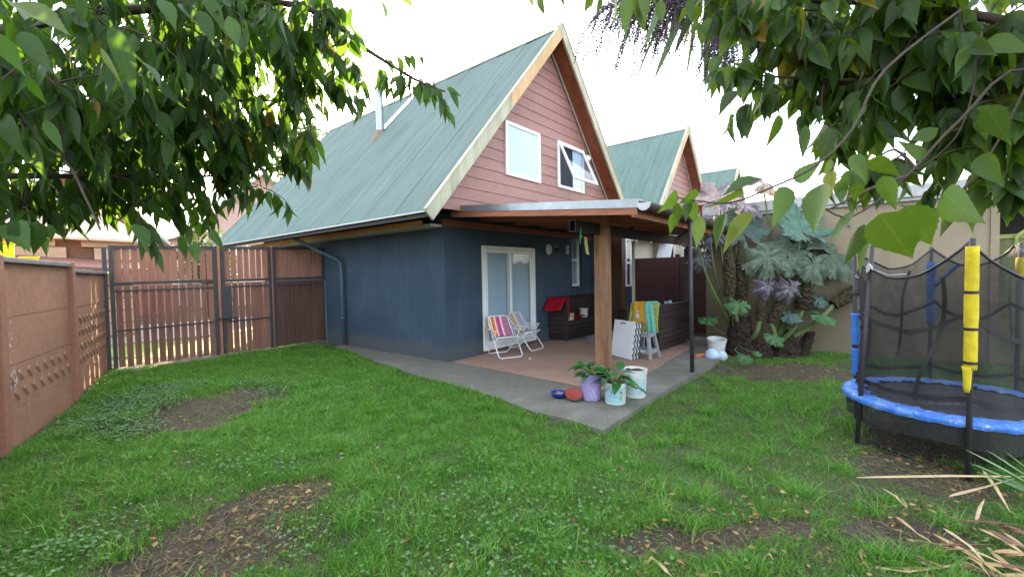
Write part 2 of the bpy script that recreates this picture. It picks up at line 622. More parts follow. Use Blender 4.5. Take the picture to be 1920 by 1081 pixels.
# bare-earth patches: (x, y, rx, ry, angle)
def gp(px, py):
    d = (_f + (px - 960) / FPX * _r - (py - 540.5) / FPX * _u)
    t = (-.05 - CAM.z) / d.z
    return CAM + d * t


PATCH = []
for px, py, rx, ry in ((395, 765, .95, .62), (330, 800, .6, .3), (455, 745, .6, .4), (500, 955, .42, .36), (430, 1020, .6, .36), (330, 1060, .4, .25),
                       (560, 930, .25, .2), (1700, 860, .5, .42), (1800, 900, .4, .3), (1500, 690, 1.4, .62), (1420, 690, 1.0, .5), (1700, 1000, .4, .2)):
    q = gp(px, py)
    PATCH.append((q.x, q.y, rx, ry))
qa = gp(1290, 1020); PATCH.append((qa.x, qa.y, .5, .13)); qa = gp(1440, 990); PATCH.append((qa.x, qa.y, .3, .12))
PATCH.append((.6, -6.2, .8, .8))


def fbm(x, y, s=1.0):
    o = np.zeros_like(x)
    a = 1.0
    for k in range(4):
        th = .7 + k * 1.9
        o += a * np.sin((x * math.cos(th) + y * math.sin(th)) * s * 2.3 + k * 1.7 + 1.2 * np.sin((y * math.cos(th) - x * math.sin(th)) * s * 1.9 + k))
        s *= 1.9; a *= .6
    return o / 2.2


def bare(x, y):
    """0 = full turf, 1 = bare earth"""
    x = np.asarray(x, float); y = np.asarray(y, float)
    d = np.zeros_like(x)
    n = fbm(x, y, 2.2)
    for cx, cy, rx, ry in PATCH:
        # patches lie along the view's left-right, so use camera-independent x+y / x-y axes
        a = ((x - cx) + (y - cy)) * .7071; b = ((x - cx) - (y - cy)) * .7071
        q = np.sqrt((b / rx) ** 2 + (a / ry) ** 2) + n * .34 + .16 * fbm(x, y, 7.0)
        d = np.maximum(d, 1 - sstep(.62, 1.2, q))
    return d


def in_slab(x, y, e=0):
    xl = np.interp(y, [-3.78, -2.9, -1.86, .34, 3.4], [-1.37, -1.3, -1.12, -.86, -.25])
    return (x > xl - e) & (y > -3.78 - e) & (x < 5.3) & (y < 9.6)


def ground_sheet():
    ax = np.concatenate([[-400, -150, -60, -30, -18, -12], np.arange(-9, 8.01, .14), [10, 14, 20, 34, 70, 160, 400]])
    ay = np.concatenate([[-400, -150, -60, -30, -18, -12], np.arange(-9, 6.01, .14), [8, 11, 16, 24, 40, 80, 200, 500]])
    X, Y = np.meshgrid(ax, ay)
    Z = hz(X, Y)
    ins = (X > -7) & (X < 6) & (Y > -8) & (Y < 4.5)
    Z = Z - np.where(ins, .02 * bare(X, Y), 0)
    V = np.stack([X.ravel(), Y.ravel(), Z.ravel()], 1)
    nx, ny = len(ax), len(ay)
    i, j = np.meshgrid(np.arange(nx - 1), np.arange(ny - 1))
    a = (j * nx + i).ravel()
    Q = np.stack([a, a + 1, a + nx + 1, a + nx], 1)
    m, nt, b = nodes('yard_earth')
    v = mapping(nt)
    f = noise(nt, v, 3, 7, .65)
    col = ramp(nt, f, [(.3, (.035, .024, .017)), (.55, (.075, .052, .036)), (.75, (.125, .09, .062))])
    f2 = noise(nt, v, 45, 5, .7)
    col = mix(nt, .5, col, ramp(nt, f2, [(.3, (.022, .015, .011)), (.55, (.07, .05, .035)), (.78, (.2, .15, .1))]))
    g = noise(nt, v, 1.4, 5)
    col = mix(nt, ramp(nt, g, [(.45, (0, 0, 0)), (.7, (.4, .4, .4))]), col, (.03, .045, .014))
    nt.links.new(col, b.inputs['Base Color'])
    b.inputs['Roughness'].default_value = .95
    bump(nt, b, f2, .9, .02)
    o = npmesh('ground', V, Q, m)
    tag(o, kind='structure')


ground_sheet()

# verge and street beyond the gate
m_verge = mat('sunny_verge_grass', (.16, .26, .035), (.1, .18, .025), 2, .9, .5, 50)
mb = MB(); mb.grid(lambda u, v: (-14 + 30 * u, 4.7 + 3.9 * v, -.05 + .01 * math.sin(u * 40)), 40, 6)
tag(mb.build('verge', m_verge), kind='structure')
m_road = mat('street_paving', (.3, .29, .28), (.22, .21, .2), 1.5, .85, .3, 60)
mb = MB(); mb.grid(lambda u, v: (-30 + 60 * u, 8.7 + 5.5 * v, -.03), 4, 4)
tag(mb.build('street', m_road), kind='structure')

# concrete patio
yl = [-3.78, -3.3, -2.9, -2.4, -1.86, -1.1, -.4, .34, 1.2, 2.2, 3.4]
edge = [(float(np.interp(y, [-3.78, -2.9, -1.86, .34, 3.4], [-1.37, -1.3, -1.12, -.86, -.25])) + .03 * math.sin(y * 5.1), y) for y in yl]
poly = [(x, y) for x, y in edge] + [(.25, 3.4), (5.3, 3.4), (5.3, -3.78), (3.6, -3.74), (2.2, -3.8), (.6, -3.76)]
mb = MB(); mb.prism([(x, y) for x, y in reversed(poly)], 'Z', -.16, 0)
tag(mb.build('patio', M['concrete']), kind='structure')

# ------------------------------------------------------------------ house shell (shared by the row of A-frame houses)
ZE, ZR, XE, XR = 2.473, 6.562, -1.125, 2.486
KS = (ZR - ZE) / (XR - XE)
SL = math.hypot(XR - XE, ZR - ZE)


def roofz(x, cx=XR):
    return ZR - KS * abs(x - cx)


def corrugated_slope(mb, side, cx, y0, y1, pitch=.076, amp=.009, sheet=.83, mi=0, seg=6, oz=0.0):
    """one roof slope of corrugated sheets, side -1 = towards -X"""
    n = int((y1 - y0) / pitch * seg)
    nx_, nz_ = side * KS / math.hypot(KS, 1), 1 / math.hypot(KS, 1)
    rows = [0, .5, 1.0]
    vs, fs = [], []
    for j, t in enumerate(rows):
        for i in range(n + 1):
            y = y0 + (y1 - y0) * i / n
            ph = (y - y0) % sheet / sheet
            h = amp * math.sin(2 * PI * (y - y0) / pitch) + .017 * (1 - ph) + oz
            x = cx + side * (XR - XE + .03) * (1 - t)
            z = ZR - KS * (XR - XE + .03) * (1 - t)
            vs.append((x + nx_ * h, y, z + nz_ * h))
    w_ = n + 1
    for j in range(len(rows) - 1):
        for i in range(n):
            q = (j * w_ + i, j * w_ + i + 1, (j + 1) * w_ + i + 1, (j + 1) * w_ + i)
            fs.append(q if side > 0 else q[::-1])
    mb.add(vs, fs, mi)


def slope_board(mb, cx, side, y0, y1, d0, d1, s0, s1, mi=0):
    """board following a roof slope: d = depth below the roof surface (d0<d1), s = distance along the slope from the eave 0..SL"""
    c, s_ = (XR - XE) / SL, (ZR - ZE) / SL
    nx_, nz_ = side * s_, c
    def P(s, d, y):
        x = cx + side * ((XR - XE) - s * c)
        z = ZE + s * s_
        return (x - nx_ * d, y, z - nz_ * d)
    vs = [P(s0, d0, y0), P(s1, d0, y0), P(s1, d1, y0), P(s0, d1, y0), P(s0, d0, y1), P(s1, d0, y1), P(s1, d1, y1), P(s0, d1, y1)]
    mb.add(vs, [(0, 1, 2, 3), (7, 6, 5, 4), (0, 4, 5, 1), (1, 5, 6, 2), (2, 6, 7, 3), (3, 7, 4, 0)], mi)


def wall_front(mb, x0, x1, z0, z1, y, depth, holes):
    """wall face at y looking to -Y with rectangular openings (xa, xb, za, zb) and their reveals"""
    xs = sorted({x0, x1, *[h[0] for h in holes], *[h[1] for h in holes]})
    zs = sorted({z0, z1, *[h[2] for h in holes], *[h[3] for h in holes]})
    for i in range(len(xs) - 1):
        for j in range(len(zs) - 1):
            cx_, cz_ = (xs[i] + xs[i + 1]) / 2, (zs[j] + zs[j + 1]) / 2
            if any(h[0] < cx_ < h[1] and h[2] < cz_ < h[3] for h in holes):
                continue
            mb.add([(xs[i], y, zs[j]), (xs[i + 1], y, zs[j]), (xs[i + 1], y, zs[j + 1]), (xs[i], y, zs[j + 1])], [(0, 1, 2, 3)])
    for a, b, c, d in holes:
        mb.add([(a, y, c), (b, y, c), (b, y, d), (a, y, d), (a, y + depth, c), (b, y + depth, c), (b, y + depth, d), (a, y + depth, d)],
               [(0, 4, 5, 1), (1, 5, 6, 2), (2, 6, 7, 3), (3, 7, 4, 0)])


def house_shell(root, cx, yf, yb, gy, roofm, wallm, detail=True, z0c=2.55, sidm=None, holes=()):
    """root thing; gable to -Y: barge plane yf, gable cladding gy, back end yb"""
    sidm = sidm or M['siding']
    mb = MB()
    yw, xa, xb = 0, cx - XR, cx + XR + .3
    wall_front(mb, xa, xb, -.3, 2.62, yw, .16, holes)
    mb.add([(xa, yw, -.3), (xb, yw, -.3), (xb, yb - .5, -.3), (xa, yb - .5, -.3), (xa, yw, 2.62), (xb, yw, 2.62), (xb, yb - .5, 2.62), (xa, yb - .5, 2.62)],
           [(4, 5, 6, 7), (1, 2, 6, 5), (2, 3, 7, 6), (3, 0, 4, 7)])
    mb.build('wall', wallm, root)
    # rear gable infill
    mb = MB(); mb.prism([(cx - 2.6, 2.63), (cx + 2.6, 2.63), (cx, ZR - .35)], 'Y', yb - .7, yb - .5)
    mb.build('rear_gable', sidm, root)
    # gable cladding: lapped boards
    mb = MB()
    bh = .2
    z = z0c
    inset = .17 / math.cos(math.atan(KS)) * 1.0
    while z < ZR - inset - .02:
        z1 = min(z + bh, ZR - inset)
        xa = (ZR - inset - z) / KS; xb = max((ZR - inset - z1) / KS, .001)
        lo, hi = gy - .016, gy - .003
        vs = [(cx - xa, lo, z), (cx + xa, lo, z), (cx + xb, hi, z1), (cx - xb, hi, z1), (cx - xa, gy + .02, z), (cx + xa, gy + .02, z), (cx + xb, gy + .02, z1), (cx - xb, gy + .02, z1)]
        mb.add(vs, [(0, 1, 2, 3), (1, 0, 4, 5), (7, 6, 5, 4), (0, 3, 7, 4), (2, 1, 5, 6)])
        z += bh
    mb.build('gable_cladding', sidm, root)
    # roof sheets
    mb = MB()
    corrugated_slope(mb, -1, cx, yf, yb, seg=6 if detail else 4)
    corrugated_slope(mb, 1, cx, yf, yb, seg=6 if detail else 4)
    rf = mb.build('roof', roofm, root, smooth=True)
    mb = MB()
    for sd_ in (-1, 1):
        slope_board(mb, cx, sd_, yf + .01, yb, -.032, -.024, SL - .17, SL + .02)
    mb.build('ridge_cap', M['barge'] if detail else M['pale'], rf)
    # roof deck seen from below (soffit)
    mb = MB()
    for sd_ in (-1, 1):
        slope_board(mb, cx, sd_, yf + .05, yb, .02, .09, .06, SL - .05)
    mb.build('soffit', M['soffit'], root)
    # bargeboards
    for sd_ in (-1, 1):
        mb = MB()
        yo = 0 if sd_ < 0 else -.003
        slope_board(mb, cx, sd_, yf - .006 + yo, yf + .035 + yo, -.028, .155, -.05, SL * .52 if sd_ < 0 else SL + .05, 0)
        if sd_ < 0:
            slope_board(mb, cx, sd_, yf - .006, yf + .035, -.028, .155, SL * .52, SL + .05, 1)
        mb.build('bargeboard', [M['barge'], M['bargeraw']], root)
        mb = MB()
        slope_board(mb, cx, sd_, yf - .02 - .002 * sd_, yf + .06 - .002 * sd_, -.045, -.029, -.03, SL + .052, 0)
        mb.build('verge_flashing', M['barge'], root)
    # trim line where cladding meets soffit on the right
    mb = MB()
    slope_board(mb, cx, 1, gy - .03, gy - .005, .093, .125, .3, SL - .14)
    mb.build('cladding_trim', M['pale'], root)


def window_unit(root, x0, x1, z0, z1, y, blind=None, fw=.06, bars=(), name='window', open_angle=None, wallcut=.05, room_shade_plate=True):
    """window in a wall facing -Y: frame, pane, something behind it"""
    mb = MB()
    d0, d1 = y - .045, (y + wallcut if wallcut > 0 else y - .004)
    mb.box((x0, d0, z0), (x0 + fw, d1, z1)); mb.box((x1 - fw, d0, z0), (x1, d1, z1))
    mb.box((x0 + fw, d0 + .002, z1 - fw), (x1 - fw, d1, z1)); mb.box((x0 + fw, d0 + .002, z0), (x1 - fw, d1, z0 + fw))
    for zb in bars:
        mb.box((x0 + fw, d0 + .004, zb - fw * .55), (x1 - fw, d1 - .002, zb + fw * .55))
    # inner bead
    b = fw + .022
    mb.box((x0 + fw, d0 + .012, z0 + fw), (x0 + b, d1 - .004, z1 - fw)); mb.box((x1 - b, d0 + .012, z0 + fw), (x1 - fw, d1 - .004, z1 - fw))
    fr = mb.build(name, M['white'], root, bevel=.004)
    mb = MB()
    by_ = d1 + .012 if wallcut > 0 else y - .019
    mb.box((x0 + .01, by_, z0 + .01), (x1 - .01, by_ + .002, z1 - .01))
    mb.build('blind' if blind is not M['inside'] else 'room_shade_plate', blind or M['blind'], fr)  # with the dark material this thin plate paints the shade of a room
    if open_angle is None:
        mb = MB(); py_ = y - .008 if wallcut > 0 else y - .028
        mb.box((x0 + fw, py_, z0 + fw), (x1 - fw, py_ + .005, z1 - fw)); mb.build('pane', M['glass'], fr)
    return fr


house = thing('a_frame_house', 'navy and pink A-frame house with steep teal corrugated roof and flue', 'house', (0, 0, 0))
YF, GY, YB = -.944, -.543, 8.3
house_shell(house, XR, YF, YB, GY, M['roof'], M['stucco'], True, 2.6, holes=[(.945, 2.647, .04, 2.104), (4.266, 4.76, 1.195, 2.461)])
# lower wall past the gable, and block that fills up to the gable cladding
mb = MB(); mb.box((-.004, GY, 2.625), (5.2, .1, 2.7)); mb.build('gable_floor', M['fascia'], house)
mb = MB(); mb.box((5.29, .004, -.25), (5.62, 3, 2.62)); mb.build('wall', M['stucco'], house)
# eave on the left side: fascia, gutter lip, orange beam, pale strip
mb = MB(); slope_board(mb, XR, -1, YF + .04, YB, .092, .1, .0, 1.45); mb.box((XE + .0, YF + .04, 2.375), (XE + .03, YB, 2.43)); mb.build('fascia_and_eave_shade', M['fascia'], house)  # black sloping board puts the eave's shade into colour; the strip is fascia
mb = MB(); mb.box((XE - .06, YF + .02, 2.437), (XE - .001, YB, 2.458)); mb.build('gutter', M['gutter'], house)
mb = MB(); mb.box((-.31, .33, 2.432), (-.2, YB - .4, 2.505)); mb.build('eave_beam', M['orange'], house)
mb = MB(); mb.box((-.285, .02, 2.385), (-.004, YB - .4, 2.43)); mb.build('eave_strip', M['pale'], house)
# downpipe
mb = MB()
mb.tube([(-1.02, 3.92, 2.5), (-.95, 3.86, 2.44), (-.6, 3.63, 2.2), (-.16, 3.37, 1.93), (-.1, 3.34, 1.85), (-.09, 3.33, 1.6), (-.09, 3.33, .05)], .037, 12)
for z in (1.62, .6): mb.tube([(-.09, 3.33, z), (-.09, 3.33, z + .05)], .043, 12)
dp = mb.build('downpipe', M['pipe'], house, smooth=True)
# gable windows
s_ = (5.746 + GY) / 5.746
def gx(x): return CAM.x + (x - CAM.x) * s_
def gzz(z): return CAM.z + (z - CAM.z) * s_
wa = window_unit(house, gx(1.695), gx(2.915), gzz(3.576), gzz(4.689), GY, M['curtain'], .065, wallcut=0)
x0, x1, z0, z1 = gx(3.641), gx(4.868), gzz(3.599), gzz(4.713)
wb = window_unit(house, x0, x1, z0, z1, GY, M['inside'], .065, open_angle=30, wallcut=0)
mb = MB(); mb.box((x0 + .62, GY - .026, z0 + .03), (x1 - .1, GY - .022, z1 - .03)); mb.build('curtain', M['curtain'], wb)
# awning sash, hinged at the top, pushed out
MA = Matrix.Translation((0, GY - .045, z1 - .04)) @ Matrix.Rotation(R(-24), 4, 'X')
mb = MB()
hh = z1 - z0 - .1
a, b = x0 + .035, x1 - .035
for lo, hi in (((a, -.02, -hh), (a + .065, .02, 0)), ((b - .065, -.02, -hh), (b, .02, 0)), ((a + .065, -.018, -.065), (b - .065, .018, 0)), ((a + .065, -.018, -hh), (b - .065, .018, -hh + .065))):
    mb.box(lo, hi, 0, MA)
sash = mb.build('sash', M['white'], house, bevel=.004)
mb = MB(); mb.box((a + .065, -.004, -hh + .065), (b - .065, .004, -.065), 0, MA); mb.build('pane', M['glass'], sash)
mb = MB()
mb.lathe([(0, .0), (.075, .005), (.085, .03), (.07, .07), (.03, .1), (0, .105)], (gx(5.06), GY - .01, gzz(4.55)), 20, M=Matrix.Rotation(R(90), 4, 'X'))
mb.build('wall_lamp', M['lamp'], house, smooth=True)
# sliding door
DX0, DX1, DZ0, DZ1 = .948, 2.644, .05, 2.1
mb = MB()
fw = .06
mb.box((DX0, -.04, DZ0), (DX0 + fw, .05, DZ1)); mb.box((DX1 - fw, -.04, DZ0), (DX1, .05, DZ1))
mb.box((DX0 + fw, -.038, DZ1 - fw), (DX1 - fw, .05, DZ1)); mb.box((DX0 + fw, -.038, DZ0), (DX1 - fw, .05, DZ0 + .07))
door = mb.build('sliding_door', M['white'], house, bevel=.004)
xm = 1.78
for k, (xa, xb, yy) in enumerate(((DX0 + .062, xm + .05, -.03), (xm - .05, DX1 - .062, .002))):
    mb = MB(); w_ = .072
    mb.box((xa, yy, .125), (xa + w_, yy + .028, 2.035)); mb.box((xb - w_, yy, .125), (xb, yy + .028, 2.035))
    mb.box((xa + w_, yy + .001, 1.965), (xb - w_, yy + .027, 2.035)); mb.box((xa + w_, yy + .001, .125), (xb - w_, yy + .027, .225))
    mb.build('sash', M['white'], door, bevel=.003)
    mb = MB(); mb.box((xa + w_, yy + .01, .225), (xb - w_, yy + .016, 1.965)); mb.build('pane', M['glass'], door)
mb = MB()
mb.grid(lambda u, v: (DX0 + .07 + u * (DX1 - DX0 - .14), .058 + .0012 * math.sin(u * 60), .1 + 1.95 * v), 120, 2)
mb.box((DX0 + .02, .064, .06), (DX1 - .02, .07, 2.09))
mb.build('blind', M['blind'], door)
mb = MB(); mb.box((DX0 - .01, -.05, .0), (DX1 + .01, .0, .048)); mb.build('door_sill', mat('red_brown_sill', (.16, .06, .045), None, 6), door)
# narrow two-light window beside the bench, in a deep reveal
wc = window_unit(house, 4.27, 4.70, 1.2, 2.457, .09, M['blind'], .05, bars=(1.87,))
mb = MB(); mb.box((4.24, -.05, 1.15), (4.86, -.002, 1.19)); mb.build('sill', M['stucco'], wc)
# lamps on the navy wall
mb = MB()
mb.lathe([(0, 0), (.1, .004), (.105, .03), (.085, .065), (.04, .09), (0, .095)], (3.2, -.003, 2.1), 24, M=Matrix.Rotation(R(90), 4, 'X') @ Matrix.Diagonal((1, 1.25, 1, 1)))
mb.build('wall_lamp', M['lamp'], house, smooth=True)
mb = MB(); mb.box((3.88, -.09, 2.0), (3.99, -.002, 2.2)); mb.box((3.87, -.1, 2.16), (4.0, -.003, 2.21))
mb.build('wall_lamp', M['greyplastic'], house, bevel=.01)
mb = MB(); mb.tube([(3.5, -.02, 2.13), (3.52, -.06, 2.11), (3.66, -.06, 2.12)], .035, 10); mb.box((3.42, -.03, 2.07), (3.56, -.003, 2.19)); mb.build('wall_spotlight', M['black'], house)
# annex at the right end with a narrow window
mb = MB(); mb.box((5.63, -.78, -.25), (6.1, 2.5, 2.6)); mb.build('annex_wall', M['stucco'], house)
mb = MB(); mb.box((5.45, -.8, 0), (5.62, -.02, 2.55)); mb.build('annex_door', wood('brown_annex_door', (.12, .06, .035), (.07, .03, .02), 'Z'), house)
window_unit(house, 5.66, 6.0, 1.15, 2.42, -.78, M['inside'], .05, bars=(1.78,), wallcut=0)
# flue and its flashing
cf = Vector((1.12, 3.47, 5.02))
fl = MB(); fl.tube([cf + Vector((0, 0, -.15)), cf + Vector((-.02, .0, 1.08))], .088, 20)
fl.tube([cf + Vector((-.0, 0, .1)), cf + Vector((-.0, 0, .14))], 0.094, 20)
fl.tube([cf + Vector((-.013, 0, .6)), cf + Vector((-.014, 0, .63))], .094, 20)
fl.tube([cf + Vector((-.02, 0, 1.08)), cf + Vector((-.02, 0, 1.12))], [.1, .1], 20)
ch = fl.build('flue_pipe', M['galv'], house, smooth=False)
mb = MB(); mb.lathe([(.24, -.32), (.2, -.12), (.13, .02), (.11, .08)], cf, 20); mb.build('flue_boot', mat('rusty_flashing', (.2, .17, .14), (.16, .07, .03), 9, .7), ch)
mb = MB()
c_, s1_ = (XR - XE) / SL, (ZR - ZE) / SL
slope_board(mb, XR, -1, 3.4, 3.68, -.034, -.026, 3.55, 5.25)
mb.build('roof_flashing', M['galv'], house)


# ------------------------------------------------------------------ patio canopy
can = thing('patio_canopy', 'timber lean-to canopy over the patio with silver edge flashing', 'canopy', (.85, -2.7, 0))
CX0, CX1 = -.1, 5.1
def cz(y):   # top of the canopy at y
    return 2.66 + (y + .54) * (2.66 - 2.385) / (3.62 - .54)
def sloped(mb, x0, x1, y0, y1, t0, t1, mi=0):
    vs = []
    for y in (y0, y1):
        for x in (x0, x1):
            vs += [(x, y, cz(y) + t0), (x, y, cz(y) + t1)]
    mb.add(vs, [(0, 1, 3, 2), (6, 7, 5, 4), (0, 2, 6, 4), (1, 5, 7, 3), (0, 4, 5, 1), (2, 3, 7, 6)], mi)
mb = MB()
n = int((CX1 - CX0) / .076 * 6)
for j, y in enumerate((-3.68, -.5)):
    pass
vs = [(CX0 + .03 + (CX1 - CX0) * i / n, y, cz(y) + .0 + .009 * math.sin(2 * PI * i / 6)) for y in (-3.68, -.545) for i in range(n + 1)]
mb.add(vs, [(i, i + 1, n + 2 + i, n + 1 + i) for i in range(n)])
mb.build('roof_sheet', M['proof'], can, smooth=True, solid=.002)
for x in (-.02, .95, 1.95, 2.95, 3.95, 4.65):
    mb = MB(); sloped(mb, x - .025, x + .025, -3.5, -.02 if x > 0 else -.3, -.15, -.055)
    mb.build('rafter', M['rafter'], can)
for y in (-3.2, -2.4, -1.6, -.9):
    mb = MB(); sloped(mb, CX0 + .03, CX1, y - .03, y + .03, -.054, -.012); mb.build('batten', M['ledger'], can)
mb = MB(); sloped(mb, CX0 - .004, CX0 + .022, -3.6, -.3, -.16, -.06); mb.build('edge_board', M['rafter'], can)
mb = MB(); mb.box((-.05, -.06, 2.4), (5.2, -.003, 2.52)); mb.build('ledger', M['ledger'], can)
mb = MB(); mb.box((CX0, -3.57, cz(-3.55) - .19), (CX1, -3.525, cz(-3.55) - .03)); mb.build('rim_board', M['ledger'], can)
# silver edge flashing
mb = MB(); sloped(mb, CX0 - .012, CX0 - .006, -3.62, -.4, -.075, .03); sloped(mb, CX0 - .006, CX0 + .12, -3.62, -.4, .022, .03)
mb.build('edge_flashing', M['galv'], can)
# half-round gutter
mb = MB()
zg = cz(-3.66) - .02
vs, fs = [], []
for x in (-.12, CX1):
    for k in range(13):
        a = PI + PI * k / 12
        vs.append((x, -3.69 + .075 * math.cos(a), zg + .085 * math.sin(a)))
fs = [(k, k + 1, 14 + k, 13 + k) for k in range(12)]
mb.add(vs, fs); mb.build('gutter', M['gutterdark'], can, solid=.004)
mb = MB(); mb.add([(-.124, -3.69 + .085 * math.cos(PI + PI * k / 12), zg + .096 * math.sin(PI + PI * k / 12)) for k in range(13)] + [(-.108, -3.69 + .085 * math.cos(PI + PI * k / 12), zg + .096 * math.sin(PI + PI * k / 12)) for k in range(13)],
       [tuple(range(13)), tuple(range(25, 12, -1))] + [(k + 1, k, 13 + k, 14 + k) for k in range(12)] + [(0, 12, 25, 13)])
mb.build('gutter_end', M['gutter'], can)
# hollow steel beam
mb = MB()
bx0, bx1, by0, by1, bz0, bz1 = .02, 5.1, -2.66, -2.56, 2.105, 2.265
t = .006
mb.box((bx0, by0, bz0), (bx1, by0 + t, bz1)); mb.box((bx0, by1 - t, bz0), (bx1, by1, bz1)); mb.box((bx0 + .001, by0 + t, bz0), (bx1, by1 - t, bz0 + t)); mb.box((bx0 + .001, by0 + t, bz1 - t), (bx1, by1 - t, bz1)); mb.box((bx0 + .5, by0 + t, bz0 + t), (bx0 + .51, by1 - t, bz1 - t))
mb.build('steel_beam', M['black'], can)
# notched timber post
mb = MB(); mb.box((.71, -2.785, .0), (.835, -2.56, 2.1)); mb.box((.712, -2.783, 2.1), (.833, -2.665, 2.4))
mb.build('post', M['post'], can, bevel=.008)
mb = MB(); mb.box((.68, -2.83, 0.004), (.86, -2.54, .05)); mb.build('post_base', M['concrete'], can)
mb = MB(); mb.box((4.98, -2.64, 0), (5.06, -2.56, 2.1)); mb.build('far_post', M['framesteel'], can)
# slim steel prop at the slab's edge
mb = MB(); mb.tube([(1.61, -3.72, -.12), (1.61, -3.69, 2.3)], .031, 14)
mb.build('steel_prop', M['framesteel'], can, smooth=True)
for x in (.95, 1.95): 
    mb = MB(); mb.box((x - .04, -2.64, 2.266), (x + .04, -2.58, cz(-2.6) - .15)); mb.build('packer', M['black'], can)
# green string on the beam, yellow tag on the post
st = MB(); st.tube([(.1, -2.7, 2.16), (.09, -2.69, 2.0), (.1, -2.69, 1.93)], .004, 5); st.tube([(.07, -2.7, 2.05), (.1, -2.71, 2.02), (.12, -2.7, 2.06), (.095, -2.69, 2.04)], .005, 5)
tag(st.build('green_string', mat('green_twine', (.05, .4, .22), None, 30, .8)), 'knotted green string hanging from the near end of the black beam', 'string')
pg = MB(); pg.grid(lambda u, v: (.6 - .015 * math.sin(v * 3) , -2.545 + .05 * u + .03 * v, 1.8 + .26 * v + .02 * u), 3, 6)
tag(pg.build('yellow_strap', mat('faded_yellow_strap', (.45, .38, .12), None, 20, .8), solid=.008), 'faded yellow strap hanging behind the timber post top', 'strap')

# ------------------------------------------------------------------ neighbouring houses in the row
for k, (cx, lab) in enumerate(((10.6, 'teal roofed A-frame neighbour house right behind the patio canopy, cream ground floor'), (18.3, 'farthest small teal roof gable in the row beyond the gunnera'))):
    h = thing('a_frame_house', lab, 'house', (cx, 0, 0), 'A-frame houses along the row')
    house_shell(h, cx, YF, 9.0, GY, M['rooffar'], M['stucco_cream'], False)
    mb = MB(); mb.box((cx - .9, -1.7, -.3), (cx + 3, -.01, 2.72)); mb.build('extension', M['stucco_cream'], h)
    mb = MB(); mb.box((cx - 1.0, -1.85, 2.725), (cx + 3.1, .2, 2.82)); mb.build('extension_roof', M['cap'], h)
    wx = cx - .9
    if k == 0:
        # windows on the extension's -X side, facing the patio
        mb = MB(); mb.box((wx - .03, -.75, 1.75), (wx + .01, -.2, 2.5)); f = mb.build('window', M['white'], h)
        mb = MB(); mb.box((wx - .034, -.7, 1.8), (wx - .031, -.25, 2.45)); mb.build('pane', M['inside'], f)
        MS = Matrix.Translation((wx - .04, -.2, 2.46)) @ Matrix.Rotation(R(32), 4, 'Y')
        mb = MB(); mb.box((-.02, -.5, -.7), (.01, -.03, 0), 0, MS); mb.build('sash', M['white'], f)
        mb = MB(); mb.box((wx - .03, -1.55, 1.95), (wx + .01, -1.0, 2.32)); f = mb.build('window', M['white'], h)
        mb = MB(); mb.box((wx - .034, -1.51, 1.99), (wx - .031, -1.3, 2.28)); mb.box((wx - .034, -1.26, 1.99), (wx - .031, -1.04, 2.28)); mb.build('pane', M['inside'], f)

# houses across the street
def far_house(cx, y, zs, wallm, roofm, label, win=None, half=2.9):
    h = thing('gable_house', label, 'house', (cx, y, 0), 'houses across the street')
    zr = zs
    mb = MB(); mb.prism([(cx - half, -.3), (cx + half, -.3), (cx + half, zr - half), (cx, zr), (cx - half, zr - half)], 'Y', y, y + 8); mb.build('wall', wallm, h)
    mb = MB()
    for sd_ in (-1, 1):
        a = [(cx + sd_ * .0, zr + .16), (cx + sd_ * (half + .5), zr - half - .5 + .16), (cx + sd_ * (half + .5), zr - half - .5), (cx, zr)]
        mb.prism(a, 'Y', y - .5, y + 8.3)
    mb.build('roof', roofm, h)
    for (x0, x1, z0, z1) in (win or ()):
        mb = MB(); mb.box((x0, y - .06, z0), (x1, y - .005, z1)); f = mb.build('window', M['white'], h)
        mb = MB(); xm_ = (x0 + x1) / 2
        for a, b in ((x0 + .07, xm_ - .03), (xm_ + .03, x1 - .07)):
            mb.box((a, y - .066, z0 + .07), (b, y - .061, z1 - .07))
        mb.build('pane', M['curtain'], f)
    return h
m_brick = mat('brown_brick_boards', (.36, .17, .12), (.27, .12, .085), 3, .8)
far_house(-2.6, 20.5, 6.3, m_brick, M['pale'], 'brown gabled house with a white window beyond the gate', [(-2.6, -1.12, 2.85, 4.0), (-3.9, -3.0, .5, 1.7)], 3.2)
far_house(6.2, 24, 8.2, mat('pinkish_gable_boards', (.5, .36, .31), (.42, .29, .25), 3, .8), M['pale'], 'pinkish gabled house with pale eaves beyond the metal gate', [(3.6, 4.6, 3.0, 4.2)], 3.6)
h = thing('timber_shack', 'pale timber boarded outbuilding with brown lean-to roof beyond the brown wall', 'outbuilding', (-5.5, 11, 0))
tan = wood('pale_tan_boards', (.62, .42, .29), (.48, .31, .21), 'X', .75, 2)
mb = MB()
for k in range(8):
    z0 = .0 + k * .36
    for x0, x1 in ((-9, -5.9 + .25 * (k % 3)), (-5.86 + .25 * (k % 3), -3.75 - .2 * (k % 2)), (-3.2 - .25 * (k % 2), -2.35)):
        mb.box((x0, 11.0, z0), (x1, 11.06, z0 + .33))
mb.build('board_wall', tan, h)
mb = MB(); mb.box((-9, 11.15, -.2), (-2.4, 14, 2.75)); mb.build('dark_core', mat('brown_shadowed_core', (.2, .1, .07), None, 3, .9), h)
mb = MB(); mb.add([(-9.3, 10.7, 2.86), (-2.1, 10.7, 2.72), (-2.9, 14.2, 4.3), (-9.3, 14.2, 4.6), (-9.3, 10.7, 2.8), (-2.1, 10.7, 2.66), (-2.9, 14.2, 4.24), (-9.3, 14.2, 4.54)], [(0, 1, 2, 3), (7, 6, 5, 4), (0, 4, 5, 1), (1, 5, 6, 2)])
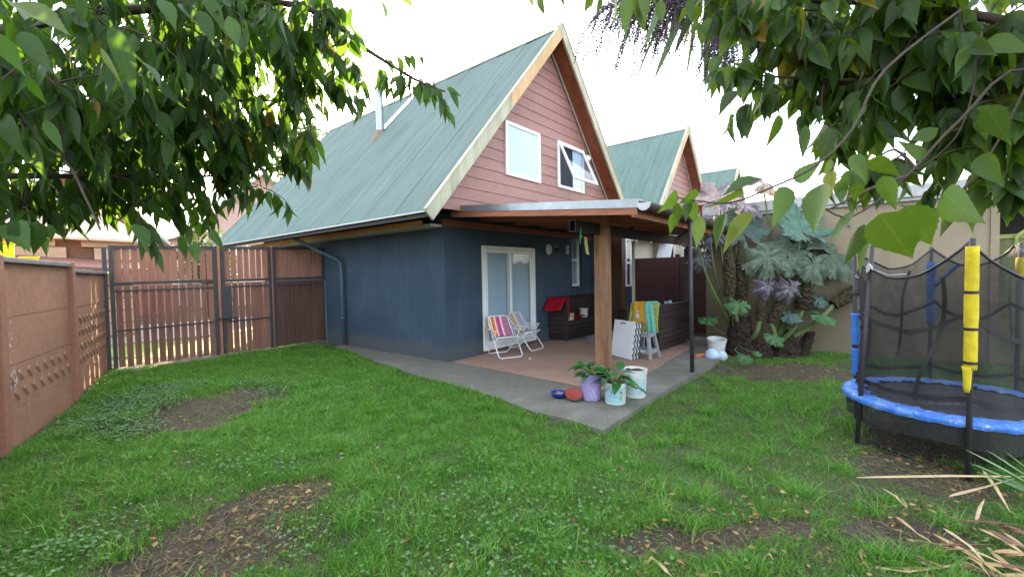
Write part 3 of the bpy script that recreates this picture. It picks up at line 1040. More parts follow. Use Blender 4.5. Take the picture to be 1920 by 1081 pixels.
mb.build('shingle_roof', mat('pale_shingles', (.6, .46, .33), (.46, .34, .24), 9, .8, .4, 30, stretch=(1, 4, 1)), h)
mb = MB(); mb.add([(-5.0, 9.6, 2.02), (-2.3, 9.6, 1.86), (-2.3, 10.98, 2.12), (-5.0, 10.98, 2.28), (-5.0, 9.6, 1.97), (-2.3, 9.6, 1.81), (-2.3, 10.98, 2.07), (-5.0, 10.98, 2.23)], [(0, 1, 2, 3), (7, 6, 5, 4), (0, 4, 5, 1), (1, 5, 6, 2), (3, 0, 4, 7)])
for x in (-4.9, -2.4): mb.box((x - .04, 9.7, -.1), (x + .04, 9.78, 1.85))
mb.build('lean_to_roof', mat('brown_ribbed_sheet', (.26, .12, .09), (.17, .08, .06), 12, .6, .5, 40), h)
yb_ = thing('yellow_crate', 'bright yellow plastic crate showing above the brown wall', 'crate', (-4.85, 8.6, 1.45))
mb = MB(); mb.box((-5.06, 8.4, 1.55), (-4.74, 8.8, 2.42)); mb.box((-4.7, 8.42, 1.55), (-4.4, 8.8, 2.1)); mb.build('body', mat('yellow_crate_plastic', (.85, .72, .0), (.75, .55, .0), 14, .5), yb_, bevel=.03)
mb = MB(); mb.box((-5.09, 8.38, 2.38), (-4.71, 8.82, 2.43)); mb.box((-4.68, 8.4, 2.08), (-4.38, 8.82, 2.12)); mb.build('rim', mat('yellow_crate_rim', (.8, .6, .0), None, 14, .5), yb_, bevel=.01)
mb = MB(); mb.box((-5.2, 8.3, -.1), (-4.2, 8.95, 1.545)); tag(mb.build('timber_crate_stand', tan), 'pale timber stand under the yellow crate beyond the wall', 'stand')
ob = MB(); ob.lathe([(0, 0), (.5, 0), (.52, .3), (.5, 1.9), (.4, 2.1), (0, 2.12)], (-5.6, 8.9, -.05), 20)
tag(ob.build('orange_tank', mat('peach_plastic_tank', (.85, .45, .2), (.75, .36, .15), 2, .6), smooth=True), 'peach orange tank at the far left edge above the wall', 'tank')

# ------------------------------------------------------------------ brown panel wall on the left
WP = [Vector((-3.84, 4.5, 0)), Vector((-4.49, 2.15, 0)), Vector((-5.12, .28, 0)), Vector((-5.8, -1.7, 0)), Vector((-6.5, -3.6, 0)), Vector((-7.2, -5.6, 0))]
wl = thing('brown_panel_wall', 'reddish brown concrete panel wall with grey coping along the left of the lawn', 'wall', tuple(WP[1]))
for i in range(5):
    a, b = WP[i], WP[i + 1]
    d = (b - a); L = d.length; d = d / L; n = Vector((-d.y, d.x, 0))   # n points into the yard
    if n.x < 0: n = -n
    top = 1.66 if i == 0 else 1.73
    MW = Matrix((( d.x, n.x, 0, a.x), (d.y, n.y, 0, a.y), (0, 0, 1, 0), (0, 0, 0, 1)))
    mb = MB()
    hs = [-.15, .33, .76, 1.22, top] if i % 2 else [-.15, .35, .72, 1.2, top]
    textured = (1,) if i % 2 else (1, 3) if i == 0 else (1,)
    for k in range(4):
        lo, hi = hs[k], hs[k + 1]
        tex = (i == 0 and k in (1, 3 - 1)) or (i != 0 and k == 1)
        mb.box((.05, -.02, lo + .002), (L - .05, .02 - (.004 if tex else 0), hi - .003), 0, MW)
        mb.box((.05, -.018, hi - .004), (L - .05, .006, hi + .003), 0, MW)
        if tex:
            q = random.Random(i * 7 + k)
            nx_ = int(L / .21)
            for u in range(nx_):
                for r_ in range(2):
                    x = .16 + u * .21 + (.1 if r_ else 0); z = lo + .12 + r_ * .17
                    if x > L - .2 or z > hi - .08: continue
                    Mr = MW @ Matrix.Translation((x, .018, z)) @ Matrix.Rotation(R(-42 + q.uniform(-4, 4)), 4, 'Y')
                    mb.add([Mr @ Vector(p) for p in ((-.055, 0, -.016), (.055, 0, -.016), (.055, .014, .0), (-.055, .014, .0), (-.055, 0, .016), (.055, 0, .016))], [(0, 1, 2, 3), (3, 2, 5, 4), (0, 3, 4), (1, 5, 2)])
                    Mr = MW @ Matrix.Translation((x + .035, .018, z + .055)) @ Matrix.Rotation(R(40), 4, 'Y')
                    mb.add([Mr @ Vector(p) for p in ((-.03, 0, -.012), (.03, 0, -.012), (.03, .01, .0), (-.03, .01, .0), (-.03, 0, .012), (.03, 0, .012))], [(0, 1, 2, 3), (3, 2, 5, 4), (0, 3, 4), (1, 5, 2)])
    mb.build('wall_panel', M['browncon'], wl)
    mb = MB(); mb.box((-.02 if i else .05, -.07, top + .001), (L - .07, .07, top + .055), 0, MW); mb.build('coping', M['coping'], wl, bevel=.012)
    mb = MB(); mb.box((L - .065, -.065, -.25), (L + .065, .075, (1.8 if i < 4 else top) - .0), 0, MW); mb.build('post', M['browncon2'], wl, bevel=.012)
# white paint splatter on the panel nearest the camera
mb = MB(); q = random.Random(3)
a, b = WP[1], WP[2]; d = (b - a).normalized(); n = Vector((-d.y, d.x, 0)); n = n if n.x > 0 else -n
for k in range(46):
    u = 1.72 + q.gauss(0, .07); z = .55 + abs(q.gauss(0, .32)) if k > 12 else .62 + q.gauss(0, .05)
    if z > 1.2: continue
    r_ = q.uniform(.004, .018) * (1.6 if k < 8 else 1)
    c = a + d * u + n * .0235 + Vector((0, 0, z))
    mb.add([c + d * (r_ * math.cos(t) * q.uniform(.5, 1.1)) + Vector((0, 0, r_ * 1.7 * math.sin(t) * q.uniform(.5, 1.1))) for t in [2 * PI * i / 7 for i in range(7)]], [tuple(range(7))])
mb.build('paint_splatter', mat('white_paint_stain', (.6, .55, .53), None, 20, .8), wl)

# ------------------------------------------------------------------ gate and board fence (plane Y = 4.3)
FY = 4.3
def fence_panel(root, x0, x1, nb, top, boards_up, boards_lo, frame=True, solid=False, zb=.03, seed=0):
    q = random.Random(seed)
    mb = MB()
    s = .055
    zt = lambda x: 2.16 + (x + 3.78) / 3.86 * .1
    zm = lambda x: 1.5 + (x + 3.78) / 3.86 * .04
    mb.box((x0, FY - .03, zb), (x0 + s, FY + .03, zt(x0)))
    mb.box((x1 - s, FY - .03, zb), (x1, FY + .03, zt(x1)))
    mb.beam((x0 + s, FY, zt(x0) - .025), (x1 - s, FY, zt(x1) - .025), .056, .05)
    mb.beam((x0 + s, FY, zm(x0)), (x1 - s, FY, zm(x1)), .05, .05)
    mb.beam((x0 + s, FY - .028, zm(x0) - .13), (x1 - s, FY - .028, zm(x1) - .13), .016, .03)
    if not solid:
        mb.beam((x0 + s, FY - .028, .68), (x1 - s, FY - .028, .7), .016, .032)
    mb.build('frame', M['framesteel'], root)
    span = x1 - x0 - 2 * s
    w_ = span / nb
    for k in range(nb):
        xa = x0 + s + k * w_
        g = q.uniform(.016, .028) if not solid else q.uniform(.014, .022)
        b0, b1 = xa + g * .5, xa + w_ - g * .5
        if not solid and seed == 1 and k == nb - 3: b1 -= .022
        m_ = boards_up
        mb = MB(); mb.box((b0, FY + .004 + q.uniform(0, .008), zm(xa) + .03), (b1, FY + .022, zt(xa) - .052)); mb.build('board', m_, root)
        g = q.uniform(.02, .032) if not solid else q.uniform(.001, .004)
        if seed == 2 and k >= nb - 3: g = .004
        b0, b1 = xa + g * .5, xa + w_ - g * .5
        tl = q.uniform(-.006, .006)
        mb = MB(); z1_ = zm(xa) - .05; z0_ = zb + q.uniform(0, .03)
        mb.add([(b0, FY - .018, z0_), (b1, FY - .018, z0_), (b1 + tl, FY - .018, z1_), (b0 + tl, FY - .018, z1_), (b0, FY + .0, z0_), (b1, FY + .0, z0_), (b1 + tl, FY + .0, z1_), (b0 + tl, FY + .0, z1_)], [(0, 1, 2, 3), (7, 6, 5, 4), (0, 4, 5, 1), (1, 5, 6, 2), (2, 6, 7, 3), (3, 7, 4, 0)])
        mb.build('board', boards_lo, root)
ga = thing('gate', 'wide slatted gate leaf of red brown boards in dark steel, sun through its gaps', 'gate', (-3, FY, 0))
fence_panel(ga, -3.8, -2.22, 13, 2.2, M['fence'], M['fenceold'], seed=1)
mb = MB(); mb.box((-3.885, FY - .03, -.1), (-3.83, FY + .03, 2.12)); mb.build('hinge_post', M['framesteel'], ga)
gb = thing('gate', 'narrow slatted gate leaf with the latch, between wide gate and dark boards', 'gate', (-1.7, FY, 0))
fence_panel(gb, -2.14, -1.2, 7, 2.2, M['fence'], M['fenceold'], seed=2)
mb = MB(); mb.box((-2.16, FY - .06, .72), (-1.98, FY - .035, 1.38)); mb.build('lock_plate', M['framesteel'], gb)
mb = MB(); mb.tube([(-2.26, FY - .07, .75), (-1.9, FY - .07, .76)], .014, 8); mb.tube([(-2.02, FY - .07, .755), (-2.02, FY - .1, .73), (-2.02, FY - .1, .7)], .01, 6); mb.build('bolt', M['black'], gb)
gc = thing('board_fence', 'dark weathered close-boarded fence panel between the gate and the navy wall', 'fence', (-.6, FY, 0))
fence_panel(gc, -1.16, .0, 11, 2.2, M['fence'], M['fencedark'], solid=True, seed=3)
mb = MB(); mb.box((-.02, FY - .05, 0), (.04, FY - .032, 1.48)); mb.build('grey_stile', M['galv'], gc)
for x, lab in ((-2.21, 'red brown fence post between the two gate leaves'), (-1.19, 'red brown fence post between narrow gate and dark panel')):
    mb = MB(); mb.box((x + .002, FY - .02, -.2), (x + .058 if x < -2 else x + .028, FY + .05, 2.25))
    tag(mb.build('fence_post', M['fence'], bevel=.006), lab, 'post')
mb = MB(); mb.box((-3.9, 4.02, -.1), (-3.5, 4.2, .035)); tag(mb.build('kerb_stone', M['coping'], bevel=.02), 'grey kerb stone in the grass at the foot of the wide gate', 'kerb stone')

# ------------------------------------------------------------------ right hand boundary
bw = thing('beige_wall', 'stained beige rendered outbuilding wall with grey metal roof edge behind the gunnera', 'wall', (5.2, -5, 0))
XW = 5.2
def xw_scale(y): return y
mb = MB(); mb.box((XW, -7.3, -.3), (XW + .18, -2.95, 2.72)); mb.build('wall', M['beige'], bw)
mb = MB(); mb.box((XW - .1, -13, 2.74), (XW + 3, -2.9, 2.95)); mb.box((XW - .06, -13, 2.68), (XW - .0, -2.92, 2.74)); mb.build('roof_edge', M['cap'], bw, bevel=.01)
mb = MB(); mb.box((XW - .03, -7.4, -.3), (XW + .22, -7.302, 2.72)); mb.build('corner_post', M['beige'], bw)
mb = MB(); mb.box((XW + .9, -13, -.3), (XW + 1.0, -7.34, 2.72)); mb.box((XW + .225, -7.38, -.3), (XW + .9, -7.34, 2.72)); mb.build('dark_recess', M['shed'], bw)
sh = thing('shed_door', 'mossy board door in the dark shed opening behind the trampoline', 'door', (XW + .2, -9, 0))
for k in range(8):
    mb = MB(); mb.box((XW + .25, -7.63 - k * .22, -.1), (XW + .28, -7.42 - k * .22, 1.95)); mb.build('board', M['shedwood'], sh)
mb = MB(); mb.box((XW + .23, -9.3, 1.96), (XW + .36, -7.41, 2.03)); mb.build('rail', mat('mossy_rail', (.33, .36, .12), (.25, .27, .1), 12, .8), sh)
mb = MB(); mb.tube([(XW + .19, -7.6, 1.75), (XW + .18, -7.62, 2.0), (XW + .18, -7.75, 2.11), (XW + .18, -8.2, 2.09), (XW + .18, -9, 2.06)], [.02, .03, .03, .03, .03], 8); tag(mb.build('hose', mat('pale_green_hose', (.3, .4, .1), None, 20, .6), smooth=True), 'pale green hose draped over the mossy shed door rail', 'hose')
df = thing('maroon_panel_fence', 'dark maroon panel fence between the navy house and beige wall', 'fence', (6.2, -2, 0))
ys = [-.79, -1.98, -3.2, -4.4]
for i in range(3):
    mb = MB()
    for k in range(5):
        mb.box((6.2 + .002 * (k % 2), ys[i + 1] + .04, -.2 + k * .42), (6.24, ys[i] - .04, .219 + k * .42))
    mb.build('wall_panel', M['darkcon'], df)
    mb = MB(); mb.box((6.16, ys[i + 1] - .06, -.2), (6.28, ys[i + 1] + .05, 1.97)); mb.build('post', M['darkcon'], df, bevel=.01)

# ------------------------------------------------------------------ patio furniture
rug = MB()
rp = [(.04, -.12), (.0, -1.0), (-.06, -1.9), (-.1, -2.6), (-.14, -3.1), (.3, -3.16), (1.0, -3.22), (1.7, -3.2), (2.3, -3.12), (3.1, -3.1), (3.9, -3.05), (3.9, -1.0), (3.1, -.62), (2.8, -.07), (1.0, -.07)]
rug.prism(list(reversed(rp)), 'Z', .003, .011)
tag(rug.build('carpet', M['rug']), 'pinkish brown carpet laid on the patio under the canopy', 'carpet')
mb = MB(); mb.prism([(3.15, -1.1), (5.1, -1.1), (5.1, -.62), (3.9, -.6)], 'Z', .0125, .016)
tag(mb.build('grey_mat', mat('grey_mottled_mat', (.3, .29, .27), (.18, .17, .165), 14, .9)), 'grey mottled mat on the carpet in front of the corner bench', 'mat')


def bench(name, lab, x0, x1, yb, yf, arm_left=True, back_h=.96, seat_h=.41, flip=False, armh=.9):
    """plank bench along X; back at yb, front at yf; planks are real boards"""
    root = thing(name, lab, 'bench', ((x0 + x1) / 2, (yb + yf) / 2, 0))
    sg = 1 if yb > yf else -1
    def bx(mb, a, b, c, d, e, f):
        mb.box((min(a, b), min(c, d), min(e, f)), (max(a, b), max(c, d), max(e, f)))
    q = random.Random(len(name) + int(x0 * 10))
    mb = MB(); bh = .098
    for k in range(4):
        j = q.uniform(-.004, .004)
        bx(mb, x0 + .05, x1, yf + j, yf + sg * .022 + j, .03 + k * bh, .03 + k * bh + bh - .012)
    mb.build('front_planks', M['darkwood'], root)
    mb = MB(); nd = 5
    for k in range(nd):
        a = yf + (yb - sg * .06 - yf) * k / nd; b = yf + (yb - sg * .06 - yf) * (k + 1) / nd - sg * .008
        bx(mb, x0 + .05, x1, a, b, seat_h + .002, seat_h + .024)
    mb.build('seat', M['darkwood'], root)
    mb = MB()
    for k in range(9):
        z0_ = .04 + k * .102
        if z0_ + .09 > back_h: break
        j = q.uniform(-.003, .003)
        bx(mb, x0 + .002, x1, yb + j, yb - sg * .022 + j, z0_, z0_ + .09)
    bx(mb, x0, x1, yb + sg * .01, yb - sg * .07, back_h - .0, back_h + .022)
    mb.build('backrest', M['darkwood'], root)
    mb = MB()
    for k in range(8):
        z0_ = .035 + k * .105
        if z0_ + .09 > armh: break
        j = q.uniform(-.003, .003)
        bx(mb, x0 + j, x0 + .022 + j, yf + sg * .055, yb - sg * .025, z0_, z0_ + .092)
        if z0_ > seat_h: bx(mb, x0 + .06, x0 + .08, yf + sg * .055, yb - sg * .025, z0_, z0_ + .092)
    bx(mb, x0 - .006, x0 + .09, yf + sg * .001, yb - sg * .024, armh + .002, armh + .024)
    mb.build('arm_panel', M['darkwoody'], root)
    mb = MB(); bx(mb, x0 - .005, x0 + .085, yf - sg * .004, yf + sg * .05, .0, armh); mb.build('corner_post', M['darkwood'], root)
    mb = MB(); bx(mb, x1 - .08, x1, yf - sg * .004, yf + sg * .05, 0, seat_h); mb.build('corner_post', M['darkwood'], root)
    mb = MB(); bx(mb, x1 - .08, x1, yb - sg * .03, yb - sg * .07, 0, back_h); mb.build('corner_post', M['darkwood'], root)
    return root
bench('plank_bench', 'long dark plank bench against the navy wall, red fleece over its arm', 3.17, 5.4, -.03, -.5, armh=.93)
bench('plank_bench', 'dark plank bench with its back to the lawn, patterned towel on its arm', 2.82, 4.85, -2.76, -2.12, back_h=.86, armh=.88)
# planter box joining the two benches at the far end
b3 = bench('plank_bench', 'low dark plank bench across the far end of the patio', 4.9, 5.35, -2.0, -.9, back_h=.6, armh=.6)

# red fleece over the bench arm and along its seat
def drape(fn, nu, nv, name, m_, lab, cat, group=None, th=.012):
    mb = MB(); mb.grid(fn, nu, nv)
    o = mb.build(name, m_, smooth=True, solid=th)
    return tag(o, lab, cat, group)
def fl1(u, v):
    # over the arm: u along Y, v across the arm from outside to inside
    y = -.51 + .48 * u
    wv = .008 * math.sin(u * 17) + .006 * math.sin(u * 31 + 2)
    if v < .5:
        t = v / .5
        x = 2.96 + .19 * t + wv * (1 - t) - .06 * (1 - t); z = .70 + .27 * t + .01 * math.sin(u * 9) * (1 - t) - .02 * u * (1 - t)
    else:
        t = (v - .5) / .5
        x = 3.15 + .13 * min(1, t * 2) + (.03 * (t - .5) * 2 if t > .5 else 0); z = .975 + .006 * math.sin(t * 3) - (max(0, t - .5) * 2) * .45
    return (x, y, z)
drape(fl1, 22, 20, 'red_fleece', M['red'], 'red fleece blanket folded over the arm of the long bench', 'blanket')
def fl2(u, v):
    x = 3.34 + .85 * u; y = -.18 - .26 * v - .05 * math.sin(u * 5)
    z = .455 + .11 * max(0, 1 - u * 2.2) * (1 - .3 * v) + .03 * math.sin(u * 11 + v * 4) ** 2 + .02 * math.sin(v * 9 + u * 3) ** 2
    return (x, y, z)
drape(fl2, 30, 12, 'red_fleece', M['red'], 'crumpled red fleece lying on the seat of the long bench', 'blanket', None, .02)
mb = MB(); mb.box((3.36, -.47, .436), (3.56, -.35, .6)); cb = tag(mb.build('card_box', M['card'], bevel=.004), 'small printed cardboard box on the bench seat beside the fleece', 'box')
mb = MB(); mb.box((3.39, -.4735, .46), (3.53, -.4705, .56)); mb.build('printed_label', mat('box_print', (.62, .6, .45), (.3, .4, .2), 30, .7), cb)
mb = MB(); mb.lathe([(0, 0), (.088, 0), (.092, .01), (.104, .19), (.112, .192), (.112, .215), (.1, .217), (.098, .03), (0, .03)], (4.3, -.3, .436), 24)
tag(mb.build('white_tub', M['offwhite'], smooth=False), 'white plastic tub standing on the long bench seat', 'tub')

# towels on the second bench
def tw(x0, y0, wy, out, drop, seed, ph, inn=.2):
    q = random.Random(seed)
    def fn(u, v):
        y = y0 + wy * (u - .5) + .02 * math.sin(v * 7 + ph)
        f = .012 * math.sin(u * 14 + ph) + .008 * math.sin(u * 27 + seed)
        if v < .55:
            t = v / .55
            return (x0 - .012 - out - f * (1 - t * .5), y + .03 * (1 - t) * (u - .5), .905 - drop * (1 - t) + .02 * math.sin(u * 6 + seed) * (1 - t))
        t = (v - .55) / .45
        return (x0 - .01 - out + inn * t, y, .912 + out * .8 + .012 * math.sin(u * 9 + t * 5))
    return fn
m_t1, nt, b = nodes('yellow_flower_towel')
vv = mapping(nt); vo = N(nt, 'ShaderNodeTexVoronoi'); vo.inputs['Scale'].default_value = 13; nt.links.new(vv, vo.inputs['Vector'])
cc = ramp(nt, vo.outputs['Distance'], [(.0, (.45, .12, .04)), (.22, (.5, .3, .03)), (.34, (.42, .4, .06)), (.6, (.34, .38, .08)), (.9, (.16, .26, .1))])
nt.links.new(cc, b.inputs['Base Color']); b.inputs['Roughness'].default_value = .95
drape(tw(2.815, -2.48, .56, .012, .53, 2, .5), 26, 20, 'patterned_towel', m_t1, 'yellow green flowered towel hanging over the second bench arm', 'towel')
drape(tw(2.8, -2.4, .26, .035, .36, 4, 2.2), 20, 20, 'orange_cloth', mat('orange_yellow_cloth', (.62, .33, .03), (.5, .2, .02), 7, .9), 'bunched orange yellow cloth over the flowered towel', 'cloth', None, .02)
drape(tw(2.79, -2.62, .16, .05, .6, 7, 4), 16, 22, 'turquoise_cloth', mat('turquoise_dotted_cloth', (.09, .42, .32), (.3, .55, .42), 30, .9), 'turquoise cloth hanging over the corner of the flowered towel', 'cloth', None, .02)
mb = MB(); mb.lathe([(0, 0), (.05, .02), (.06, .07), (.04, .12), (0, .13)], (2.775, -2.36, .62), 12); mb.lathe([(0, 0), (.035, .02), (.04, .05), (0, .09)], (2.775, -2.37, .74), 10)
tag(mb.build('cloth_toy', mat('white_blue_print', (.6, .6, .62), (.1, .16, .4), 22, .8), smooth=True), 'small white and blue toy caught in the orange cloth', 'toy')
mb = MB(); mb.lathe([(0, 0), (.04, .01), (.05, .04), (.03, .07), (0, .08)], (3.5, -2.72, .885), 12); mb.tube([(3.42, -2.72, .9), (3.3, -2.7, .93), (3.25, -2.72, .9)], .02, 8)
tag(mb.build('water_pistol', mat('blue_toy_plastic', (.02, .14, .5), (.6, .5, .05), 10, .4), smooth=True), 'small blue and yellow plastic toy on the top rail of the second bench', 'toy')

# folded white table leaning beside the post
tb = thing('folded_table', 'folded white table panels with wavy black edges leaning by the post', 'table', (2.2, -2.35, 0))
for k in range(3):
    Mt = Matrix.Translation((2.02 + k * .075, -2.36 - .02 * k, .012)) @ Matrix.Rotation(R(-27), 4, 'Z') @ Matrix.Rotation(R(9 - k * .6), 4, 'Y')
    mb = MB(); mb.box((0, -.3, 0), (.03, .3, .66 - .012 * k), 0, Mt)
    p = mb.build('panel', M['white'], tb, bevel=.006)
    mb = MB()
    vs, fs = [], []
    for j in range(41):
        z = .66 * j / 40; o_ = .012 * math.sin(j * .95)
        vs += [Mt @ Vector((.004 + o_, -.304, z)), Mt @ Vector((.03 + o_, -.304, z)), Mt @ Vector((.03 + o_, -.3005, z)), Mt @ Vector((.004 + o_, -.3005, z))]
    for j in range(40):
        for e in range(4): fs.append((j * 4 + e, j * 4 + (e + 1) % 4, (j + 1) * 4 + (e + 1) % 4, (j + 1) * 4 + e))
    mb.add(vs, fs); mb.build('wavy_edge', M['blackpl'], p)
Mt = Matrix.Translation((2.0, -2.36, .012)) @ Matrix.Rotation(R(-27), 4, 'Z') @ Matrix.Rotation(R(9), 4, 'Y')
mb = MB(); mb.tube([Mt @ Vector((-.002, -.04, .61)), Mt @ Vector((-.03, -.02, .625)), Mt @ Vector((-.03, .05, .62)), Mt @ Vector((-.002, .07, .605))], .008, 6); mb.build('carry_handle', M['black'], tb)

# grey plastic stool
stl = thing('stool', 'grey plastic stool beside the folded white table', 'stool', (2.2, -2.76, 0))
Ms = Matrix.Translation((2.24, -2.74, .012)) @ Matrix.Rotation(R(-6), 4, 'Z')
mb = MB(); mb.box((-.135, -.135, .425), (.135, .135, .45), 0, Ms); mb.box((-.128, -.128, .375), (.128, .128, .424), 0, Ms); mb.build('seat', M['greyplastic'], stl, bevel=.015)
for sx_ in (-1, 1):
    for sy_ in (-1, 1):
        mb = MB()
        a = Vector((sx_ * .105, sy_ * .105, .374)); b = Vector((sx_ * .165, sy_ * .165, .0))
        vs = []
        for p, w_ in ((a, .03), (b, .024)):
            for ex, ey in ((-1, -1), (1, -1), (1, 1), (-1, 1)): vs.append(Ms @ (p + Vector((ex * w_, ey * w_, 0))))
        mb.add(vs, [(3, 2, 1, 0), (4, 5, 6, 7), (0, 1, 5, 4), (1, 2, 6, 5), (2, 3, 7, 6), (3, 0, 4, 7)])
        mb.build('leg', M['greyplastic'], stl, bevel=.008)
for ax_ in (0, 1):
    for sg in (-1, 1):
        mb = MB()
        if ax_ == 0: mb.box((-.13, sg * .145 - .008, .1), (.13, sg * .145 + .008, .17), 0, Ms)
        else: mb.box((sg * .145 - .008, -.13, .101), (sg * .145 + .008, .13, .171), 0, Ms)
        mb.build('stretcher', M['greyplastic'], stl)
mb = MB(); mb.box((-.154, -.05, .12), (-.1535, .05, .15), 0, Ms); mb.build('sticker', mat('white_sticker', (.7, .7, .75), (.2, .2, .5), 40, .5), stl)


# folding picnic chairs
def striped(name, cols):
    m, nt, b = nodes(name)
    t = N(nt, 'ShaderNodeTexCoord'); sx = N(nt, 'ShaderNodeSeparateXYZ'); nt.links.new(t.outputs['Object'], sx.inputs[0])
    ma = N(nt, 'ShaderNodeMath', operation='MULTIPLY_ADD'); nt.links.new(sx.outputs[0], ma.inputs[0]); ma.inputs[1].default_value = 2.35; ma.inputs[2].default_value = .5
    r = N(nt, 'ShaderNodeValToRGB'); r.color_ramp.interpolation = 'CONSTANT'
    e = r.color_ramp.elements
    while len(e) < len(cols): e.new(.5)
    for i, (el, c) in enumerate(zip(e, cols)): el.position = i / len(cols); el.color = c4(c)
    nt.links.new(ma.outputs[0], r.inputs[0])
    nz = noise(nt, mapping(nt), 160, 2)
    nt.links.new(mix(nt, .25, r.outputs[0], nz, 'OVERLAY'), b.inputs['Base Color']); b.inputs['Roughness'].default_value = .9
    return m
PK, OR, CR, PU, GY_, WH, YE, RD, LI = (.6, .08, .22), (.62, .2, .05), (.7, .55, .38), (.22, .05, .2), (.2, .17, .2), (.62, .6, .6), (.55, .5, .1), (.5, .06, .07), (.5, .42, .6)
def chair(lab, loc, rot, cols, nm):
    root = thing('folding_chair', lab, 'chair', (0, 0, 0), 'striped folding chairs on the patio')
    fab = striped(nm, cols)
    tb_ = .0115
    W = .215
    mb = MB()
    # front leg loop rises back to the arms; rear loop crosses it
    def loop(yb_, zb_, yt, zt, w_, closed_top=False):
        pts = [(-w_, yt, zt), (-w_, yb_ + (yt - yb_) * .06, .045), (-w_ + .035, yb_, tb_), (w_ - .035, yb_, tb_), (w_, yb_ + (yt - yb_) * .06, .045), (w_, yt, zt)]
        return pts
    mb.tube(loop(-.3, 0, .06, .48, W + .025), tb_, 8); mb.build('front_leg_loop', M['chrome'], root, smooth=True)
    mb = MB(); mb.tube(loop(.28, 0, -.22, .37, W), tb_, 8); mb.build('rear_leg_loop', M['chrome'], root, smooth=True)
    mb = MB(); mb.tube([(-W, .0, .33), (-W, .2, .60), (-W + .01, .245, .69), (-W + .05, .265, .725), (W - .05, .265, .725), (W - .01, .245, .69), (W, .2, .60), (W, .0, .33)], tb_, 8); mb.build('back_frame', M['chrome'], root, smooth=True)
    mb = MB(); mb.tube([(-W, .1, .31), (-W, -.2, .37), (-W + .03, -.245, .378), (W - .03, -.245, .378), (W, -.2, .37), (W, .1, .31)], tb_, 8); mb.build('seat_frame', M['chrome'], root, smooth=True)
    for sx_ in (-1, 1):
        mb = MB(); mb.box((sx_ * (W + .03) - .018, -.2, .485), (sx_ * (W + .03) + .018, .17, .503)); mb.tube([(sx_ * (W + .03), -.17, .48), (sx_ * (W + .005), -.12, .36)], .009, 6); mb.build('armrest', M['chrome'], root, bevel=.006)
    mb = MB(); mb.grid(lambda u, v: ((u - .5) * 2 * (W - .006), .045 + .215 * v + .018 * math.sin(PI * v), .365 + .355 * v - .0), 12, 10); mb.build('back_fabric', fab, root, smooth=True, solid=.004)
    mb = MB(); mb.grid(lambda u, v: ((u - .5) * 2 * (W - .006), -.243 + .32 * v, .385 - .035 * v - .03 * math.sin(PI * v) * math.sin(PI * u)), 12, 10); mb.build('seat_fabric', fab, root, smooth=True, solid=.004)
    root.location = loc; root.rotation_euler = (0, 0, R(rot))
    return root
chair('white tube folding chair with red, pink and cream stripes, nearer the lawn', (.98, -.5, .012), -24, [OR, CR, RD, OR, CR, PK, PU, PK, WH, PK, GY_, GY_, PK, GY_], 'red_pink_striped_canvas')
chair('white tube folding chair with purple, yellow and lilac stripes, nearer the bench', (1.78, -.38, .012), 4, [GY_, PU, CR, PU, YE, WH, YE, LI, LI, GY_, LI, GY_, WH, GY_], 'lilac_yellow_striped_canvas')
mb = MB(); mb.box((.0, 0, 0), (.13, .03, .004)); o = mb.build('paper_scrap', M['white']); o.location = (.98, -1.12, .012); o.rotation_euler = (0, 0, .5); tag(o, 'scrap of white paper lying on the carpet near the chairs', 'paper')


# buckets and dishes on the slab corner
def bucket(name, lab, loc, r0, r1, h, m_, soil_z, handle=True):
    root = thing(name, lab, 'bucket', loc)
    x, y, z = loc
    mb = MB(); mb.lathe([(0, 0), (r0 * .96, 0), (r0, .012), (r1 * .985, h * .86), (r1 * 1.03, h * .865), (r1 * 1.03, h * .89), (r1, h * .895), (r1 * 1.01, h - .012), (r1 * 1.05, h - .01), (r1 * 1.05, h), (r1 * .96, h), (r1 * .93, soil_z), (0, soil_z - .002)], loc, 40)
    mb.build('body', m_, root, smooth=False)
    mb = MB(); mb.grid(lambda u, v: (x + r1 * .925 * v * math.cos(2 * PI * u), y + r1 * .925 * v * math.sin(2 * PI * u), z + soil_z + .004 + .012 * math.sin(u * 30 + v * 9) * v + .018 * (1 - v)), 40, 8); mb.build('soil', M['soil'], root, smooth=True)
    if handle:
        mb = MB(); mb.tube([(x + r1 * 1.05 * math.cos(t), y + r1 * 1.05 * math.sin(t), z + h * .9 - .1 * math.sin((t - .6) / 2.6 * PI)) for t in [.6 + 2.6 * i / 16 for i in range(17)]], .004, 6); mb.build('handle', M['galv'], root, smooth=True)
    return root
def decal(root, loc, r0, r1, h, ang, wa_, z0, z1, m_, name, wob=0):
    x, y, z = loc
    def fn(u, v):
        a = ang + wa_ * (u - .5) + (wob * math.sin(v * 7)) ; zz = z0 + (z1 - z0) * v
        rr = r0 + (r1 * .985 - r0) * (zz - .012) / (h * .86 - .012) + .0016
        return (x + rr * math.cos(a), y + rr * math.sin(a), z + zz)
    mb = MB(); mb.grid(fn, 14, 8); mb.build(name, m_, root, smooth=True)
def blob(root, loc, r0, r1, h, ang, zc, sa, sz, m_, name, n=12, seed=0):
    x, y, z = loc; q = random.Random(seed)
    vs = []
    for i in range(n):
        t = 2 * PI * i / n; k = q.uniform(.75, 1.1)
        a = ang + sa * k * math.cos(t); zz = zc + sz * k * math.sin(t)
        rr = r0 + (r1 * .985 - r0) * (zz - .012) / (h * .86 - .012) + .003
        vs.append((x + rr * math.cos(a), y + rr * math.sin(a), z + zz))
    mb = MB(); mb.add(vs, [tuple(range(n))]); mb.build(name, m_, root)
AC = math.atan2(CAM.y + 3.4, CAM.x + .4)   # the side of the buckets that faces the lawn corner
